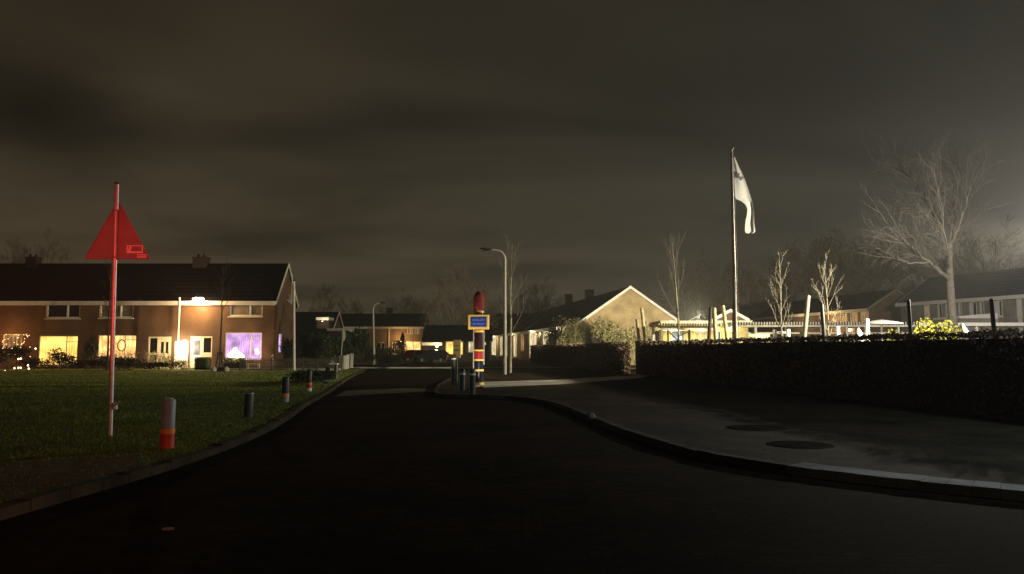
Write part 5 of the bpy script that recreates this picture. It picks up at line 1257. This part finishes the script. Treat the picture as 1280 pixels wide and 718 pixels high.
m = MB(); m.lathe([(.1, SL.z + .003), (.22, SL.z + .06), (.24, SL.z + .32), (.08, SL.z + .42)], (SL.x, SL.y, 0), 16); m.build('lamp_head', M['lamphead'], root)
light('street_light', 'SPOT', SL + Vector((-.6, 0, -.1)), 2100, (.7, .9, 1.0), root, .15, target=(8.2, 11.5, 0), spot=86, blend=.9)
# low garden lamp by the lime shrub
q = Vector((X(1160, 30.2), 30.2, .1)); root = thing('garden_spot', q, 'small garden spotlight hidden behind the hedge at the lime shrub', 'garden lamp')
m = MB(); m.tube([q, q + Vector((0, 0, .35))], .03, 8); m.build('stem', M['darkmetal'], root); m = MB(); m.lathe([(.05, .35), (.1, .4), (.1, .55), (.06, .6)], q, 12); m.build('lamp_head', M['lamp_warm'], root)
light('garden_light', 'SPOT', q + Vector((0, .15, .75)), 900, (1, .95, .6), root, .1, target=(X(1168, 32), 32, 1.5), spot=100)
# brake lights of the vehicle standing beside the photographer
light('brake_light', 'SPOT', (-.9, -1.6, .95), 6800, (1.0, .05, .04), None, .12, target=(X(146, 12.9), 12.9, 3.0), spot=15, blend=1)
light('brake_light', 'SPOT', (-.9, -1.6, .8), 650, (1.0, .2, .06), None, .15, target=(-6.3, 8.4, .0), spot=38, blend=1)

# ------------------------------------------------------------------ haze added to spread the lamp glow
m, nt, out = newmat('glow_haze'); pv = nt.nodes.new('ShaderNodeVolumePrincipled'); pv.inputs['Color'].default_value = (.9, .9, .9, 1); pv.inputs['Density'].default_value = .0008; pv.inputs['Anisotropy'].default_value = .0
nt.links.new(pv.outputs[0], out.inputs['Volume'])
mb = MB(); mb.box(-120, 150, -40, 190, -1.1, 22); hz = tag(mb.build('haze', m), 'thin haze added over the whole street to spread lamp glow', 'haze', kind='stuff')
# ------------------------------------------------------------------ sky
w = bpy.data.worlds.new('World'); scene.world = w; w.use_nodes = True; nt = w.node_tree; nt.nodes.clear(); N = nt.nodes.new; L = nt.links.new
out = N('ShaderNodeOutputWorld'); bg = N('ShaderNodeBackground'); L(bg.outputs[0], out.inputs[0])
tc = N('ShaderNodeTexCoord'); sp = N('ShaderNodeSeparateXYZ'); L(tc.outputs['Generated'], sp.inputs[0])
def mathn(op, a, b=None, clamp=False):
    n = N('ShaderNodeMath'); n.operation = op; n.use_clamp = clamp
    for i, v in enumerate((a, b)):
        if v is None: continue
        if isinstance(v, (int, float)): n.inputs[i].default_value = v
        else: L(v, n.inputs[i])
    return n.outputs[0]
ramp = N('ShaderNodeValToRGB'); L(sp.outputs[2], ramp.inputs[0]); cr = ramp.color_ramp
cr.elements[0].position = 0; cr.elements[0].color = (.070, .062, .040, 1)
cr.elements[1].position = 1; cr.elements[1].color = (.010, .009, .006, 1)
for p, c in ((.125, (.061, .054, .035, 1)), (.25, (.047, .042, .029, 1)), (.375, (.039, .0345, .0235, 1)), (.5, (.034, .029, .020, 1))):
    e = cr.elements.new(p); e.color = c
zc = mathn('ADD', mathn('MAXIMUM', sp.outputs[2], 0.0), .16)
cx = mathn('DIVIDE', sp.outputs[0], zc); cy = mathn('DIVIDE', sp.outputs[1], zc)
cb = N('ShaderNodeCombineXYZ'); L(mathn('MULTIPLY', cx, .42), cb.inputs[0]); L(mathn('MULTIPLY', cy, .85), cb.inputs[1])
no = N('ShaderNodeTexNoise'); no.inputs['Scale'].default_value = 1.3; no.inputs['Detail'].default_value = 5; no.inputs['Roughness'].default_value = .5; no.inputs['Distortion'].default_value = .35; L(cb.outputs[0], no.inputs['Vector'])
mr = N('ShaderNodeMapRange'); mr.interpolation_type = 'SMOOTHSTEP'; mr.inputs[1].default_value = .33; mr.inputs[2].default_value = .66; mr.inputs[3].default_value = .55; mr.inputs[4].default_value = 1.08; L(no.outputs['Fac'], mr.inputs[0])
# brown town light under the cloud on the left, neutral to the right
tx = N('ShaderNodeMapRange'); tx.inputs[1].default_value = -.55; tx.inputs[2].default_value = .5; L(sp.outputs[0], tx.inputs[0])
tm_ = N('ShaderNodeMix'); tm_.data_type = 'RGBA'; L(tx.outputs[0], tm_.inputs[0]); tm_.inputs[6].default_value = (1.13, .97, .83, 1); tm_.inputs[7].default_value = (.74, .79, .82, 1)
tv = N('ShaderNodeVectorMath'); tv.operation = 'MULTIPLY'; L(ramp.outputs[0], tv.inputs[0]); L(tm_.outputs[2], tv.inputs[1])
# one heavier cloud bank low on the left, with a ragged edge
nd = N('ShaderNodeTexNoise'); nd.inputs['Scale'].default_value = 4; nd.inputs['Detail'].default_value = 3; L(tc.outputs['Generated'], nd.inputs['Vector'])
ns = N('ShaderNodeVectorMath'); ns.operation = 'SCALE'; L(nd.outputs['Color'], ns.inputs[0]); ns.inputs['Scale'].default_value = .12
na = N('ShaderNodeVectorMath'); L(tc.outputs['Generated'], na.inputs[0]); L(ns.outputs[0], na.inputs[1])
def bank(px, py, sx, sz):
    d = (at(px, py, 100) - Vector((0, 0, CAMZ))).normalized() + Vector((.06, .06, .06))
    q1 = N('ShaderNodeVectorMath'); q1.operation = 'SUBTRACT'; L(na.outputs[0], q1.inputs[0]); q1.inputs[1].default_value = d
    q2 = N('ShaderNodeVectorMath'); q2.operation = 'MULTIPLY'; L(q1.outputs[0], q2.inputs[0]); q2.inputs[1].default_value = (1 / sx, .5 / sx, 1 / sz)
    q3 = N('ShaderNodeVectorMath'); q3.operation = 'LENGTH'; L(q2.outputs[0], q3.inputs[0])
    q4 = N('ShaderNodeMapRange'); q4.interpolation_type = 'SMOOTHSTEP'; q4.inputs[1].default_value = .0; q4.inputs[2].default_value = 1.0; L(q3.outputs['Value'], q4.inputs[0]); return q4
b1 = bank(35, 150, .17, .12); b1.inputs[3].default_value = .36
b2 = bank(460, 160, .24, .045); b2.inputs[3].default_value = .78
b3 = bank(350, 292, .2, .03); b3.inputs[3].default_value = .68
bb = mathn('MULTIPLY', mathn('MULTIPLY', b1.outputs[0], b2.outputs[0]), mathn('MULTIPLY', b3.outputs[0], mr.outputs[0]))
sc_ = N('ShaderNodeVectorMath'); sc_.operation = 'SCALE'; L(tv.outputs[0], sc_.inputs[0]); L(bb, sc_.inputs['Scale'])
# glare of the off-frame floodlight, painted into the sky colour on the right
def glow(direction, power, col):
    d = Vector(direction).normalized(); dt = N('ShaderNodeVectorMath'); dt.operation = 'DOT_PRODUCT'; L(tc.outputs['Generated'], dt.inputs[0]); dt.inputs[1].default_value = d
    p = mathn('POWER', mathn('MAXIMUM', dt.outputs['Value'], 0.0), power)
    s = N('ShaderNodeVectorMath'); s.operation = 'SCALE'; s.inputs[0].default_value = col; L(p, s.inputs['Scale']); return s.outputs[0]
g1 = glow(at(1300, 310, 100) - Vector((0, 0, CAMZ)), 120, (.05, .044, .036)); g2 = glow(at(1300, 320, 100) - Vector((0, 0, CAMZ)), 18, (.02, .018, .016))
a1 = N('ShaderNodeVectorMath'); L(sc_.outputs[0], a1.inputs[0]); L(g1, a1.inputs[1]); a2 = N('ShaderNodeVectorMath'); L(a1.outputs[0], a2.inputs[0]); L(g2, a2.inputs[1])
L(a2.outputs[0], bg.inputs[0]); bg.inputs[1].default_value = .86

# ------------------------------------------------------------------ camera and render settings
cam = bpy.data.cameras.new('camera'); cam.lens = 26.0; cam.sensor_width = 36; cam.clip_end = 4000; cam.clip_start = .05
co = bpy.data.objects.new('camera', cam); C.objects.link(co); co.location = (0, 0, CAMZ); co.rotation_euler = (math.pi / 2 + PITCH, 0, 0); scene.camera = co
scene.view_settings.view_transform = 'Standard'; scene.view_settings.look = 'None'; scene.view_settings.exposure = 0; scene.view_settings.gamma = 1
scene.render.engine = 'CYCLES'; scene.cycles.use_denoising = True
scene.cycles.max_bounces = 5; scene.cycles.diffuse_bounces = 3; scene.cycles.glossy_bounces = 2; scene.cycles.sample_clamp_indirect = 3.0
scene.cycles.use_light_tree = True
